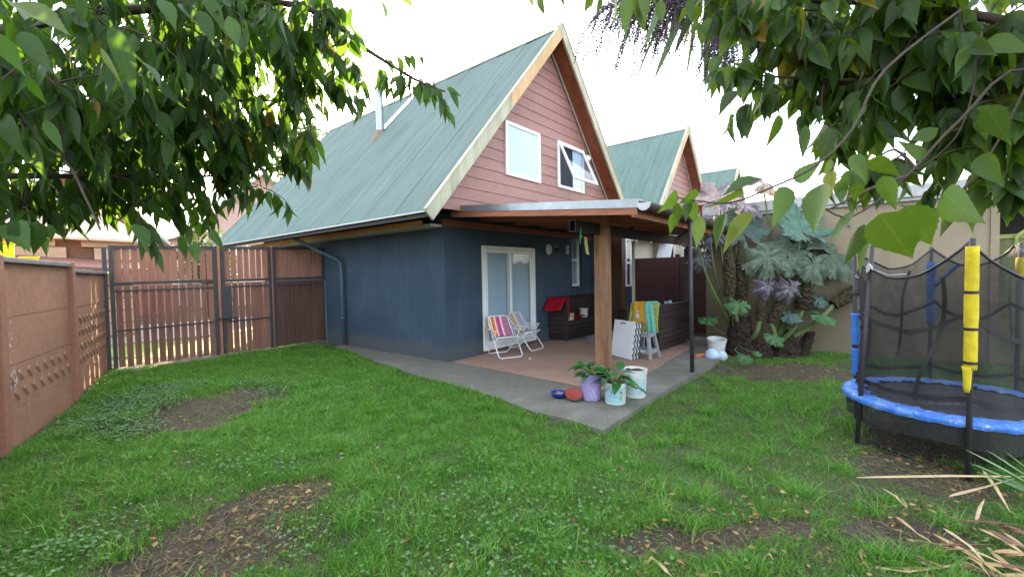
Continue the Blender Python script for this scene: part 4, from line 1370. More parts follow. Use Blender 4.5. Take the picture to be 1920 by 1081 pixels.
m_sky = mat('pale_blue_print', (.25, .5, .6), (.4, .6, .66), 14, .5)
m_skd = mat('faded_blue_print', (.32, .47, .55), (.5, .57, .58), 22, .55)
m_lime = mat('lime_green_print', (.3, .42, .03), None, 20, .5)
m_orp = mat('orange_red_print', (.55, .1, .04), None, 20, .5)
m_ink = mat('dark_print_line', (.06, .08, .1), None, 20, .5)
L1 = (-.53, -3.18, 0.004); L2 = (-.5, -3.48, 0.004); L3 = (-.11, -3.55, 0.004)
b1 = bucket('bucket', 'lilac plastic bucket planted with a leafy lily by the post', L1, .105, .128, .32, M['lilac'], .29)
for k in range(5): blob(b1, L1, .105, .128, .32, AC + .45 - .12 * k, .06 + .03 * (k % 3), .06, .02, M['offwhite'], 'scuff', seed=k)
b2 = bucket('bucket', 'white bucket with blue print and lime fruit, in front of the others', L2, .118, .128, .25, M['offwhite'], .225)
decal(b2, L2, .118, .128, .25, AC - .1, 1.7, .03, .2, m_sky, 'printed_label')
blob(b2, L2, .118, .128, .25, AC + .5, .085, .14, .034, m_lime, 'printed_fruit', seed=1); blob(b2, L2, .118, .128, .25, AC + .55, .15, .13, .02, m_orp, 'printed_fruit', seed=2); blob(b2, L2, .118, .128, .25, AC - .35, .15, .05, .03, m_ink, 'printed_mark', seed=3); blob(b2, L2, .118, .128, .25, AC - .2, .1, .45, .006, m_ink, 'printed_mark', seed=4)
b3_ = bucket('bucket', 'large faded white bucket filled with bare soil', L3, .13, .147, .34, M['offwhite'], .305)
decal(b3_, L3, .13, .147, .34, AC + .1, 1.9, .05, .24, m_skd, 'printed_label'); blob(b3_, L3, .13, .147, .34, AC + .45, .09, .12, .028, m_sky, 'printed_mark', seed=5)

mb = MB(); mb.lathe([(0, .004), (.09, .004), (.115, .025), (.125, .04), (.118, .044), (.1, .018), (0, .014)], (0, 0, 0), 30)
o = mb.build('clay_dish', M['terracotta'], smooth=True); o.scale = (.85, .85, .85); o.location = (-.68, -3.02, .055); o.rotation_euler = (R(20), R(-24), 0); tag(o, 'red clay dish tipped against the lilac bucket', 'dish')
mb = MB(); mb.lathe([(0, .004), (.075, .004), (.1, .05), (.105, .065), (.098, .066), (.07, .016), (0, .014)], (0, 0, 0), 26)
o = mb.build('food_bowl', M['navy'], smooth=True); o.location = (-.69, -2.82, .003); tag(o, 'small blue bowl with pellets behind the red clay dish', 'bowl')
mb = MB(); q = random.Random(9)
for k in range(26):
    t = q.uniform(0, 6.28); r_ = .07 * math.sqrt(q.random())
    mb.box((-.69 + r_ * math.cos(t), -2.82 + r_ * math.sin(t), .025), (-.69 + r_ * math.cos(t) + .016, -2.82 + r_ * math.sin(t) + .014, .05 + q.uniform(0, .012)))
mb.build('pellets', mat('pink_brown_pellets', (.5, .3, .24), None, 20, .8), o)

# ------------------------------------------------------------------ trampoline
TC, TR, TZ = Vector((.44, -6.37, 0)), .8, .3
tr = thing('trampoline', 'small round trampoline with torn blue edge pad and black safety net', 'trampoline', (TC.x, TC.y, -.1))
def tp(a, r_, z): return Vector((TC.x + r_ * math.cos(a), TC.y + r_ * math.sin(a), z))
q = random.Random(4)
mb = MB(); mb.grid(lambda u, v: tp(2 * PI * u, .6 * v, TZ + .015 - .03 * (1 - v * v)), 48, 8); mat_ = mb.build('jumping_mat', mat('black_woven_mat', (.035, .036, .045), (.022, .023, .028), 30, .7, .3, 200), tr, smooth=True)
# pale seams and worn outline lettering on the mat
mb = MB()
dirx = Vector((_r0.x, _r0.y, 0)); dirx = (dirx + .0 * Vector((_f.x, _f.y, 0))).normalized(); diry = Vector((-dirx.y, dirx.x, 0))
def mp_(x, y): return TC + dirx * x + diry * y + Vector((0, 0, TZ + .0185))
def stroke(pts, w_=.006):
    for a, b in zip(pts, pts[1:]):
        d = (b - a); n = Vector((-d.y, d.x, 0)).normalized() * w_ / 2
        mb.add([a - n, b - n, b + n, a + n], [(0, 1, 2, 3)])
for k in range(10):
    x0 = -.38 + k * .068; sh = -.14 - .012 * k
    if k in (1, 3, 5): pts = [(x0, sh), (x0 + .05, sh), (x0 + .05, sh + .06), (x0, sh + .06), (x0, sh)]
    elif k in (0, 4, 8): pts = [(x0 + .05, sh + .06), (x0, sh + .06), (x0, sh), (x0 + .05, sh)]
    elif k in (2, 7): pts = [(x0, sh), (x0, sh + .06), (x0 + .05, sh), (x0 + .05, sh + .06)]
    else: pts = [(x0, sh + .06), (x0 + .025, sh + .03), (x0 + .05, sh + .06), (x0 + .025, sh + .03), (x0 + .025, sh)]
    stroke([mp_(*p) for p in pts])
stroke([mp_(-.55, .1), mp_(-.2, .33)], .005); stroke([mp_(-.45, .2), mp_(.3, .2)], .004)
mb.build('worn_lettering', mat('worn_white_print', (.3, .3, .3), (.12, .12, .12), 30, .8, lo=.45, hi=.55), mat_)
# edge pad, ragged on the inside
def pad(u, v):
    a = 2 * PI * u
    rag = .03 * math.sin(a * 23) * math.sin(a * 7 + 1) + .02 * math.sin(a * 51)
    prof = [(.62 + rag, TZ + .026), (.66, TZ + .034), (.72, TZ + .04), (.785, TZ + .036), (.806, TZ + .02), (.81, TZ - .0), (.806, TZ - .022)]
    t = v * 6; i = min(5, int(t)); f = t - i
    r_ = prof[i][0] + (prof[i + 1][0] - prof[i][0]) * f; z = prof[i][1] + (prof[i + 1][1] - prof[i][1]) * f
    z += .0035 * math.sin(a * 31 + v * 5) + .003 * math.sin(a * 67)
    return tp(a, r_, z)
def blue_pad():
    m, nt, b = nodes('worn_blue_vinyl')
    v = mapping(nt)
    a = noise(nt, v, 7, 6, .7)
    col = ramp(nt, a, [(.3, (.02, .09, .4)), (.52, (.04, .17, .55)), (.68, (.17, .28, .55))])
    s2 = noise(nt, v, 26, 5, .7)
    col = mix(nt, ramp(nt, s2, [(.56, (0, 0, 0)), (.66, (.8, .8, .8))]), col, (.42, .48, .6))
    nt.links.new(col, b.inputs['Base Color']); b.inputs['Roughness'].default_value = .45
    bump(nt, b, s2, .4, .01)
    return m
mb = MB(); mb.grid(pad, 160, 12); mb.build('edge_pad', blue_pad(), tr, smooth=True)
mb = MB()
for i in range(49): pass
mb.tube([tp(2 * PI * i / 48, .74, TZ - .01) for i in range(49)], .02, 8, caps=False); mb.build('frame_ring', M['black'], tr, smooth=True)
mb = MB(); mb.grid(lambda u, v: tp(2 * PI * u, .775 - .01 * math.sin(u * 80) , TZ - .03 - (.16 + .015 * math.sin(2 * PI * u * 6)) * v), 96, 3); mb.build('skirt_net', M['skirtnet'], tr, smooth=True)
AN = [R(122), R(180), R(240), R(322), R(6), R(60)]
tops = []
PT = 1.74
for k, a in enumerate(AN):
    base = tp(a, .8, -.14); top = tp(a, .8 + (.03 if k else .0), PT - (.03 if k in (5, 2) else 0))
    if k == 0: top = top + Vector((.03, -.1, 0)); 
    tops.append(top)
    mb = MB(); mb.tube([base, top], .019, 12); pl = mb.build('pole', M['framesteel'], tr, smooth=True)
    mb = MB(); mb.tube([tp(a, .8, -.12), tp(a, .79, -.13), tp(a, .6, -.13), tp(a + .5, .6, -.13)], .018, 8); mb.build('foot_tube', M['black'], tr, smooth=True)
    ax = (top - base).normalized()
    def seg(z0, z1, r_, m_, nm, parent=pl, wob=.002):
        n_ = 14
        mb = MB(); mb.tube([base + ax * (z0 - base.z + (z1 - z0) * i / n_) for i in range(n_ + 1)], [r_ + q.uniform(-wob, wob) for _ in range(n_ + 1)], 14); mb.build(nm, m_, parent, smooth=True)
    if k == 1:
        seg(.74, 1.68, .04, M['yellow'], 'foam_sleeve')
        mb = MB(); mb.tube([base + ax * (z - base.z) + Vector((-.012, .016, 0)) for z in (.56, .6, .66, .72, .76)], [.015, .022, .024, .026, .034], 10); mb.build('foam_sleeve', M['yellow'], pl, smooth=True)
        for z in (.78, 1.04, 1.32): seg(z, z + .022, .0425, M['black'], 'strap', wob=0)
    elif k == 5:
        seg(.36, .66, .036, M['blue'], 'foam_sleeve', wob=.004); seg(.69, 1.04, .036, M['blue'], 'foam_sleeve', wob=.004)
        for z in (.66, 1.24): seg(z, z + .025, .028, M['black'], 'clamp', wob=0)
    elif k == 4:
        seg(.92, 1.58, .036, M['blue'], 'foam_sleeve', wob=.004)
        mb = MB(); mb.tube([base + ax * 1.46 + Vector((-.02, -.03, 0)), base + ax * 1.56 + Vector((-.03, -.1, 0)), base + ax * 1.65 + Vector((-.05, -.17, 0)), base + ax * 1.69 + Vector((-.05, -.2, 0))], [.016, .018, .016, .028], 8); mb.build('foam_sleeve', M['blue'], pl, smooth=True)
    elif k in (2, 3):
        seg(1.42, 1.6, .03, M['yellow'], 'foam_sleeve')
wt = tops[0] - Vector((0, 0, .22))
mb = MB()
for k in range(3):
    mb.tube([wt + Vector((.0, .02, .01 * k)) + Vector((math.cos(t) * (.03 + .01 * k) - .04, math.sin(t) * .02, math.sin(t * 2 + k) * .03)) for t in [2 * PI * i / 14 for i in range(15)]], .005, 5)
mb.tube([wt, wt + Vector((.05, -.12, -.06)), wt + Vector((.09, -.24, -.05))], .0025, 5)
mb.build('knotted_cord', mat('white_cord', (.7, .7, .68), None, 20, .8), tr, smooth=True)
# net: six sagging bays between the pole tops
def netpt(k, u, v):
    a, b = AN[k], AN[(k + 1) % 6]
    if b - a > PI: b -= 2 * PI
    if a - b > PI: b += 2 * PI
    an = a + (b - a) * u
    ch = math.cos((b - a) / 2) / math.cos(an - (a + b) / 2)
    z1 = (tops[k].z - .02 - (.17 if k == 0 else 0)) * (1 - u) + (tops[(k + 1) % 6].z - .02 - (.17 if (k + 1) % 6 == 0 else 0)) * u - (.19 if k != 1 else .28) * 4 * u * (1 - u)
    z0 = TZ + .05
    r_ = .76 * (ch + (1 - ch) * .25) - .05 * math.sin(PI * v) * (1 + .6 * math.sin(u * 9 + k * 2)) - .025 * math.sin(u * 14 + v * 6 + k)
    return tp(an, r_, z0 + (z1 - z0) * v)
mb = MB()
for k in range(6): mb.grid(lambda u, v: netpt(k, u, v), 14, 12)
mb.build('safety_net', M['net'], tr, smooth=True)
mb = MB()
for k in range(6): mb.tube([netpt(k, i / 14, 1) for i in range(15)], .011, 6)
mb.build('net_hem', M['black'], tr, smooth=True)
mb = MB()
def ribbon(pts, w_):
    vs = []
    for p in pts: vs += [p - Vector((0, 0, w_)), p + Vector((0, 0, w_))]
    mb.add(vs, [(2 * i, 2 * i + 2, 2 * i + 3, 2 * i + 1) for i in range(len(pts) - 1)])
for k in range(6):
    for v0, sg in ((.6, .035), (.1, .02)):
        pts = []
        for i in range(15):
            u = i / 14; p = netpt(k, u, v0 - sg * math.sin(PI * u) * (1.5 if k % 2 else .7))
            c = (p - TC); c.z = 0; pts.append(p + c.normalized() * .012)
        ribbon(pts, .019)
mb.build('net_strap', M['blackpl'], tr, smooth=True)
for k, u0, u1, a, b in ((5, .25, .55, .95, .1), (5, .6, .35, .9, .3), (0, .8, .6, .9, .05), (4, .3, .5, .95, .2)):
    pts = [netpt(k, u0 + (u1 - u0) * i / 10 + .06 * math.sin(i * .5), a + (b - a) * i / 10) for i in range(11)]
    vs = []
    for p in pts:
        c = (p - TC); s2 = Vector((-c.y, c.x, 0)).normalized() * .014; ofs = Vector((c.x, c.y, 0)).normalized() * .014
        vs += [p - s2 + ofs, p + s2 + ofs]
    mb = MB(); mb.add(vs, [(2 * i, 2 * i + 2, 2 * i + 3, 2 * i + 1) for i in range(10)])
    mb.build('door_strap', M['blackpl'], tr, smooth=True)

# ------------------------------------------------------------------ leaves
def unit(a):
    return a / np.maximum(np.linalg.norm(a, axis=-1, keepdims=True), 1e-9)


def leaf_arrays(base, d, n, L, W, curl, fold, seg=7, serr=0.0, shape='ovate'):
    """arrays of leaf blades: base (k,3), d = towards the tip, n = upper face normal"""
    k = len(base)
    t = np.linspace(0, 1, seg + 1)
    if shape == 'ovate':
        prof = np.sin(PI * t ** .7) ** .85 * (1 - .3 * t) * (1 - .55 * t ** 3)
        prof = prof / prof.max()
    elif shape == 'heart':
        prof = np.sin(PI * np.clip(t * .92 + .08, 0, 1) ** .6) ** .75; prof[-1] = 0; prof = prof / prof.max()
    else:
        prof = np.minimum(1, t * 6) * (1 - t ** 3) ** .8
    if serr:
        prof = prof * (1 + serr * np.where(np.arange(seg + 1) % 2, -1, 1))
        prof[0] = 0; prof[-1] = 0
    prof = np.maximum(prof, .015)
    d = unit(d); n = unit(n - d * (n * d).sum(-1, keepdims=True)); s = np.cross(d, n)
    T = t[None, :, None]
    mid = base[:, None, :] + d[:, None, :] * (L[:, None, None] * (T - .0)) - n[:, None, :] * (curl * L)[:, None, None] * T ** 2
    wv = (W[:, None] * .5 * prof[None, :])[:, :, None]
    up = n[:, None, :] * (fold[:, None, None] * wv)
    l = mid - s[:, None, :] * wv + up
    r_ = mid + s[:, None, :] * wv + up
    V = np.stack([l, mid, r_], 2).reshape(k, -1, 3)
    m = seg + 1
    Q = []
    for i in range(seg):
        a = i * 3
        Q += [(a, a + 1, a + 4, a + 3), (a + 1, a + 2, a + 5, a + 4)]
    Q = np.array(Q)
    uv = np.stack([np.tile([0, .5, 1], m), np.repeat(t, 3)], 1)
    uv[:, 0] = .5 + (uv[:, 0] - .5) * np.repeat(prof, 3)
    nv = m * 3
    QQ = (Q[None] + (np.arange(k) * nv)[:, None, None]).reshape(-1, 4)
    return V.reshape(-1, 3), QQ, np.tile(uv, (k, 1))


class Leaves:
    def __init__(self): self.V, self.Q, self.U, self.n = [], [], [], 0
    def add(self, V, Q, U):
        self.V.append(V); self.Q.append(Q + self.n); self.U.append(U); self.n += len(V)
    def build(self, name, m, parent):
        return npmesh(name, np.concatenate(self.V), np.concatenate(self.Q), m, parent, np.concatenate(self.U))


def shoots(lv, tw, starts, dirs, lens, g, nleaf, L, W, shape='ovate', droop=.5, serr=0.0, seg=7, hang=.8, twr=.004, facing=None):
    """leafy shoots: a drooping twig with alternate leaves; twigs go to the MB tw, leaves to lv"""
    B, D, NN, LL, WW = [], [], [], [], []
    for p, d, ln in zip(starts, dirs, lens):
        p = Vector(p); d = Vector(d).normalized()
        pts = [p]
        ns = 6
        for i in range(ns):
            d = (d + Vector((0, 0, -droop / ns)) + Vector((g.gauss(0, .08), g.gauss(0, .08), g.gauss(0, .06)))).normalized()
            pts.append(pts[-1] + d * ln / ns)
        tw.tube(pts, [twr * (1 - .7 * i / ns) for i in range(ns + 1)], 5, caps=False)
        side = d.cross(Vector((0, 0, 1)))
        side = side.normalized() if side.length > .05 else Vector((1, 0, 0))
        for i in range(nleaf):
            f = (i + .6) / nleaf
            j = min(ns - 1, int(f * ns)); q_ = pts[j].lerp(pts[j + 1], f * ns - j)
            sg = 1 if i % 2 else -1
            az = Vector((g.gauss(0, .35), g.gauss(0, .35), 0))
            ld = (side * sg * g.uniform(.35, 1) + d * g.uniform(.2, .7) + az + Vector((0, 0, -hang * g.uniform(.5, 1.6)))).normalized()
            nn = Vector((g.gauss(0, .7), g.gauss(0, .7), g.uniform(.2, 1.0)))
            if facing is not None: nn = nn + facing * g.uniform(0, 1.2)
            pet = ld * .012 * g.uniform(.6, 1.6)
            B.append(q_ + pet); D.append(ld); NN.append(nn)
            l_ = L * g.uniform(.6, 1.15) * (1 - .25 * f)
            LL.append(l_); WW.append(W * l_ / L * g.uniform(.85, 1.15))
    if B:
        k = len(B)
        lv.add(*leaf_arrays(np.array([tuple(b) for b in B]), np.array([tuple(b) for b in D]), np.array([tuple(b) for b in NN]), np.array(LL), np.array(WW),
                            np.array([g.uniform(-.08, .38) for _ in range(k)]), np.array([g.uniform(.1, .85) for _ in range(k)]), seg, serr, shape))


GREENS = [(0, (.012, .033, .006)), (.4, (.02, .052, .008)), (.75, (.032, .078, .012)), (.96, (.05, .105, .016)), (.985, (.2, .16, .02)), (1, (.2, .08, .025))]
GREENS2 = [(0, (.014, .034, .01)), (.35, (.028, .062, .013)), (.75, (.05, .1, .018)), (.96, (.075, .135, .022)), (.985, (.26, .2, .02)), (1, (.24, .08, .03))]
m_lv1 = leafmat('cherry_leaf', GREENS, .42, .42, .3, .3, tcol=(.15, .32, .015))
m_lv2 = leafmat('broad_leaf', GREENS2, .45, .42, .32, .55, tcol=(.26, .42, .02))


def limb(mb, pts, r0, r1, n=10):
    pts = [Vector(p) for p in pts]
    # resample with a little wander
    out = []
    for i in range(len(pts) - 1):
        for k in range(4):
            f = k / 4
            p0 = pts[max(i - 1, 0)]; p1 = pts[i]; p2 = pts[i + 1]; p3 = pts[min(i + 2, len(pts) - 1)]
            p = .5 * ((2 * p1) + (p2 - p0) * f + (2 * p0 - 5 * p1 + 4 * p2 - p3) * f * f + (-p0 + 3 * p1 - 3 * p2 + p3) * f ** 3)
            out.append(p)
    out.append(pts[-1])
    m = len(out) - 1
    mb.tube(out, [r0 + (r1 - r0) * i / m for i in range(m + 1)], n)
    return out


def tree(name, label, cat, base, limbs, blobs, leafm, L, W, shape, seed, droop, hang, extra=None, serr=0.0, seg=7, outdir=None, dens=1.0):
    g = random.Random(seed)
    root = thing(name, label, cat, tuple(base))
    tr_ = MB(); br = MB()
    nodes_ = []
    for i, (pts, r0, r1) in enumerate(limbs):
        out = limb(tr_ if i == 0 else br, pts, r0, r1, 14 if i == 0 else 8)
        if i: nodes_ += out
    tr_.build('trunk', M['bark'], root, smooth=True)
    tw = MB(); lv = Leaves()
    for (c, r_, n, lsc) in blobs:
        c = Vector(c)
        near = min(nodes_, key=lambda p: (p - c).length)
        if (near - c).length > .12:
            md = near.lerp(c, .5) + Vector((g.gauss(0, .04), g.gauss(0, .04), .06))
            limb(br, [near, md, c], .007, .003, 6)
        st, dr, ln = [], [], []
        for k in range(int(n * dens + .5)):
            while True:
                o = Vector((g.uniform(-1, 1), g.uniform(-1, 1), g.uniform(-1, 1)))
                if o.length <= 1: break
            s_ = c + o * r_ * .8
            dd = o * .9 + Vector((g.gauss(0, .4), g.gauss(0, .4), g.gauss(0, .25)))
            if outdir is not None: dd += outdir * g.uniform(0, .8)
            st.append(s_ - dd.normalized() * r_ * .3); dr.append(dd); ln.append(g.uniform(.22, .42) * min(1.15, .6 + r_))
        shoots(lv, tw, st, dr, ln, g, 9, L * lsc, W * lsc, shape, droop, serr, seg, hang)
    if extra: extra(lv, tw, g)
    br.add(tw.v, tw.f, 1)
    br.build('branch', [M['bark'], M['twig']], root, smooth=True)
    lv.build('crown', leafm, root)
    return root



# tree on the left, overhanging the lawn: trunk just outside the picture
tb0 = AT(-260, 520, 1.9); tb0.z = -.05
top0 = AT(-260, 200, 1.9)
LB = []
for px, py, d, r_, n, s_ in (
    (40, 60, 1.5, .3, 16, 1), (-20, 170, 1.7, .35, 20, 1), (180, 40, 1.8, .38, 24, 1), (330, 30, 2.1, .42, 32, 1), (470, 20, 2.3, .36, 26, 1), (570, 0, 2.4, .26, 16, 1),
    (80, 170, 2.1, .42, 34, 1), (230, 150, 2.3, .45, 38, 1), (360, 130, 2.5, .42, 36, 1), (470, 110, 2.6, .34, 24, 1), (555, 85, 2.6, .22, 12, 1), (630, 20, 2.5, .16, 7, 1),
    (20, 280, 2.2, .38, 30, 1), (150, 265, 2.5, .42, 36, 1), (280, 240, 2.6, .42, 36, 1), (390, 220, 2.8, .34, 26, 1), (480, 200, 2.8, .26, 16, 1), (555, 165, 2.7, .18, 8, 1), (585, 240, 2.8, .07, 3, 1),
    (60, 355, 2.6, .18, 11, 1), (180, 340, 2.8, .25, 17, 1), (280, 325, 2.9, .26, 20, 1), (380, 295, 3.0, .24, 16, 1), (465, 265, 3.0, .18, 10, 1), (530, 270, 2.9, .1, 5, 1),
    (320, 375, 2.7, .12, 7, 1), (400, 355, 2.9, .1, 6, .9), (455, 330, 3.0, .1, 5, .9), (45, 395, 2.2, .08, 5, 1), (490, 350, 2.9, .05, 3, .9), (250, 385, 2.4, .06, 4, 1),
    (660, 90, 2.6, .1, 5, .9), (720, 115, 2.6, .07, 4, .85), (775, 140, 2.6, .06, 4, .8), (815, 155, 2.6, .04, 3, .75), (610, 150, 2.7, .1, 5, 1),
    (300, 180, 3.4, .45, 26, 1), (120, 210, 3.3, .45, 26, 1), (430, 170, 3.4, .32, 16, 1), (200, 90, 3.0, .5, 26, 1), (400, 60, 3.2, .45, 22, 1)):
    LB.append((AT(px, py, d), r_, n, s_))
LL_ = [([tb0, AT(-275, 380, 1.9), AT(-262, 260, 1.9), top0], .14, .09),
       ([top0, AT(0, 60, 1.75), AT(300, 15, 2.1), AT(560, 10, 2.4), AT(690, 95, 2.6), AT(780, 150, 2.6), AT(835, 172, 2.6)], .028, .004),
       ([AT(-262, 260, 1.9), AT(40, 250, 2.0), AT(220, 215, 2.3), AT(420, 190, 2.6), AT(570, 190, 2.7)], .022, .004),
       ([AT(-270, 330, 1.9), AT(20, 330, 2.1), AT(200, 330, 2.5), AT(400, 330, 2.9), AT(540, 310, 3.0)], .02, .004),
       ([top0, AT(-60, 120, 2.3), AT(150, 110, 2.9), AT(420, 120, 3.3)], .025, .006),
       ([AT(40, 250, 2.0), AT(120, 300, 1.7), AT(160, 370, 1.6), AT(188, 430, 1.55)], .006, .003)]


def big_leaves(spec, shape='ovate', fold=.25, tilt=.5):
    """leaves read off the photo one by one: stalk point, tip point (both with their depth), width as share of length"""
    def ex(lv, tw, g):
        B, D, NN, L, W, C, F = [], [], [], [], [], [], []
        for (bx, by, tx, ty, d, wr) in spec:
            b = AT(bx, by, d); t = AT(tx, ty, d + g.uniform(-.05, .05))
            B.append(b); D.append(t - b); L.append((t - b).length); W.append((t - b).length * wr * .88)
            v = (CAM - b).normalized()
            NN.append(v * g.choice((1, 1, -1)) + Vector((g.gauss(0, tilt), g.gauss(0, tilt), g.gauss(0, tilt * .6) + .3))); C.append(g.uniform(-.06, .24)); F.append(g.uniform(.1, fold * 2.4))
        A = lambda x: np.array([tuple(p) for p in x])
        lv.add(*leaf_arrays(A(B), A(D), A(NN), np.array(L), np.array(W), np.array(C), np.array(F), 16, .045, shape))
    return ex
SPL = [(30, 5, 135, 75, .95, .5), (40, 60, 100, 140, 1.0, .42), (-10, 60, 48, 145, .95, .45), (210, 50, 260, 185, 1.15, .35), (255, 110, 315, 150, 1.25, .45), (190, 90, 232, 160, 1.2, .35),
       (375, 20, 402, 85, 1.6, .4), (428, 30, 448, 92, 1.7, .42), (455, 40, 476, 90, 1.8, .4), (305, 0, 330, 50, 1.5, .4), (50, 145, 88, 200, 1.1, .35), (85, 225, 120, 290, 1.2, .35),
       (400, 120, 418, 155, 1.8, .5), (430, 180, 440, 215, 1.9, .5), (480, 180, 490, 222, 2.0, .5), (10, 0, 60, 30, 1.0, .6), (715, 0, 728, 38, 1.9, .45), (750, -12, 776, 15, 1.9, .4),
       (255, 420, 280, 470, 1.7, .5), (340, 440, 350, 490, 1.7, .35), (362, 455, 372, 495, 1.75, .5), (395, 430, 420, 470, 1.8, .4), (20, 420, 55, 470, 1.6, .6), (70, 415, 62, 480, 1.6, .5), (90, 420, 98, 455, 1.65, .5), (35, 415, 15, 455, 1.6, .5),
       (820, 165, 832, 205, 2.5, .45), (838, 165, 866, 182, 2.5, .4), (800, 170, 798, 205, 2.5, .45), (845, 172, 862, 205, 2.5, .45), (780, 160, 788, 200, 2.5, .45), (815, 175, 812, 208, 2.5, .45)]
tree('leafy_tree', 'dark leafy tree overhanging the lawn from the left side', 'tree', tb0, LL_, LB, m_lv1, .19, .062, 'ovate', 21, .6, 1.7, big_leaves(SPL), 0, 7, Vector((_r0.x, _r0.y, -.1)) * .5, .62)

# tree on the right with broader leaves
rb0 = AT(2240, 520, 1.4); rb0.z = -.08
rt0 = AT(2260, 150, 1.4)
RB = []
for px, py, d, r_, n, s_ in (
    (1130, -80, 1.7, .08, 2, 1), (1200, -90, 1.8, .08, 2, 1), (1330, -110, 1.9, .12, 3, 1), (1430, -20, 2.0, .18, 9, 1), (1490, 0, 2.0, .26, 17, 1), (1580, 0, 2.0, .32, 22, 1), (1690, 0, 1.9, .32, 24, 1), (1800, 0, 1.8, .32, 24, 1), (1900, 20, 1.7, .32, 24, 1),
    (1440, 70, 2.0, .14, 8, 1), (1500, 95, 2.1, .2, 12, 1), (1580, 100, 2.1, .24, 16, 1), (1680, 100, 2.0, .27, 19, 1), (1790, 110, 1.9, .28, 20, 1), (1900, 130, 1.7, .28, 20, 1),
    (1385, 115, 2.0, .07, 3, .9), (1450, 150, 2.0, .09, 4, .95), (1530, 165, 2.1, .13, 7, 1), (1620, 165, 2.0, .15, 9, 1), (1710, 160, 2.2, .14, 7, 1), (1790, 180, 1.9, .14, 7, 1), (1890, 215, 1.7, .18, 11, 1),
    (1540, 225, 2.0, .06, 2, 1), (1590, 215, 2.0, .08, 3, 1), (1850, 280, 1.7, .1, 6, 1), (1905, 300, 1.7, .1, 6, 1), (1690, 290, 1.7, .05, 3, .8), (1640, 300, 1.7, .05, 3, .8), (1770, 300, 1.8, .06, 3, .9),
    (1600, 50, 2.7, .34, 20, 1), (1760, 60, 2.6, .36, 22, 1), (1880, 80, 2.4, .36, 22, 1), (1490, 45, 2.6, .22, 12, 1)):
    RB.append((AT(px, py, d), r_, n, s_))
RL_ = [([rb0, AT(2262, 400, 1.4), AT(2245, 280, 1.4), rt0], .12, .08),
       ([rt0, AT(1980, 60, 1.6), AT(1700, 10, 1.9), AT(1450, -5, 2.0), AT(1280, -40, 1.9), AT(1130, -60, 1.8)], .024, .004),
       ([AT(2245, 280, 1.4), AT(1980, 170, 1.6), AT(1760, 150, 1.9), AT(1560, 150, 2.0), AT(1400, 140, 2.05)], .018, .004),
       ([AT(2250, 330, 1.4), AT(1940, 130, 1.5), AT(1800, 225, 1.45), AT(1700, 330, 1.4), AT(1600, 405, 1.35), AT(1545, 390, 1.3)], .0062, .002),
       ([AT(1800, 20, 1.6), AT(1660, 130, 1.4), AT(1600, 240, 1.3), AT(1530, 310, 1.25), AT(1450, 350, 1.22), AT(1370, 380, 1.2), AT(1300, 375, 1.2), AT(1270, 370, 1.2)], .0048, .0014),
       ([AT(1940, 130, 1.5), AT(1850, 300, 1.45), AT(1760, 390, 1.4), AT(1690, 385, 1.38)], .004, .002),
       ([AT(1840, 60, 1.6), AT(1822, 180, 1.6), AT(1790, 260, 1.6), AT(1720, 320, 1.6)], .004, .002),
       ([AT(1700, 330, 1.4), AT(1640, 350, 1.38), AT(1560, 390, 1.36)], .006, .003)]
SPR = [(1540, 345, 1527, 440, 1.2, .62), (1560, 320, 1556, 372, 1.25, .5), (1425, 335, 1352, 368, 1.2, .42), (1395, 362, 1325, 392, 1.22, .5), (1475, 350, 1452, 425, 1.2, .45), (1490, 340, 1540, 300, 1.4, .4),
       (1270, 360, 1240, 400, 1.2, .5), (1310, 362, 1275, 382, 1.2, .5), (1292, 375, 1308, 425, 1.2, .48), (1268, 380, 1272, 425, 1.22, .5), (1260, 400, 1256, 440, 1.2, .45), (1318, 405, 1298, 470, 1.18, .42), (1360, 400, 1335, 465, 1.18, .46), (1408, 398, 1350, 470, 1.17, .42), (1290, 380, 1285, 410, 1.2, .4),
       (1600, 395, 1550, 460, 1.3, .38), (1620, 420, 1576, 500, 1.25, .4), (1625, 425, 1610, 520, 1.3, .2), (1650, 400, 1715, 495, 1.1, .75), (1700, 385, 1745, 465, 1.12, .85), (1770, 360, 1830, 420, 1.15, .8), (1655, 330, 1680, 395, 1.25, .5), (1610, 345, 1600, 380, 1.3, .6),
       (1600, 290, 1625, 340, 1.5, .5), (1630, 300, 1690, 330, 1.5, .4), (1560, 300, 1540, 330, 1.5, .4), (1730, 300, 1690, 260, 1.5, .5), (1840, 290, 1880, 350, 1.4, .6), (1760, 240, 1700, 270, 1.5, .5), (1850, 200, 1890, 270, 1.4, .55),
       (1010, -10, 1022, 32, 1.8, .5), (1045, -20, 1062, 12, 1.8, .45), (1110, -10, 1095, 25, 1.7, .5), (1125, -5, 1118, 30, 1.7, .5), (1175, -5, 1172, 62, 1.6, .38), (1152, 0, 1155, 52, 1.6, .4), (1240, 0, 1237, 52, 1.6, .45), (1290, 0, 1300, 45, 1.6, .5), (1205, -10, 1212, 40, 1.6, .4), (990, -10, 1000, 15, 1.8, .5),
       (1380, 170, 1345, 210, 1.8, .5), (1340, 130, 1322, 165, 1.9, .5), (1460, 215, 1440, 280, 1.8, .4), (1510, 235, 1505, 300, 1.7, .35), (1560, 240, 1535, 305, 1.7, .5), (1345, 105, 1330, 150, 1.9, .55)]
tree('broadleaf_tree', 'broad leaved tree overhanging from the right above the trampoline', 'tree', rb0, RL_, RB, m_lv2, .18, .082, 'ovate', 33, .5, 1.5, big_leaves(SPR, 'ovate'), 0, 8, Vector((-_r0.x, -_r0.y, -.1)) * .5, .5)

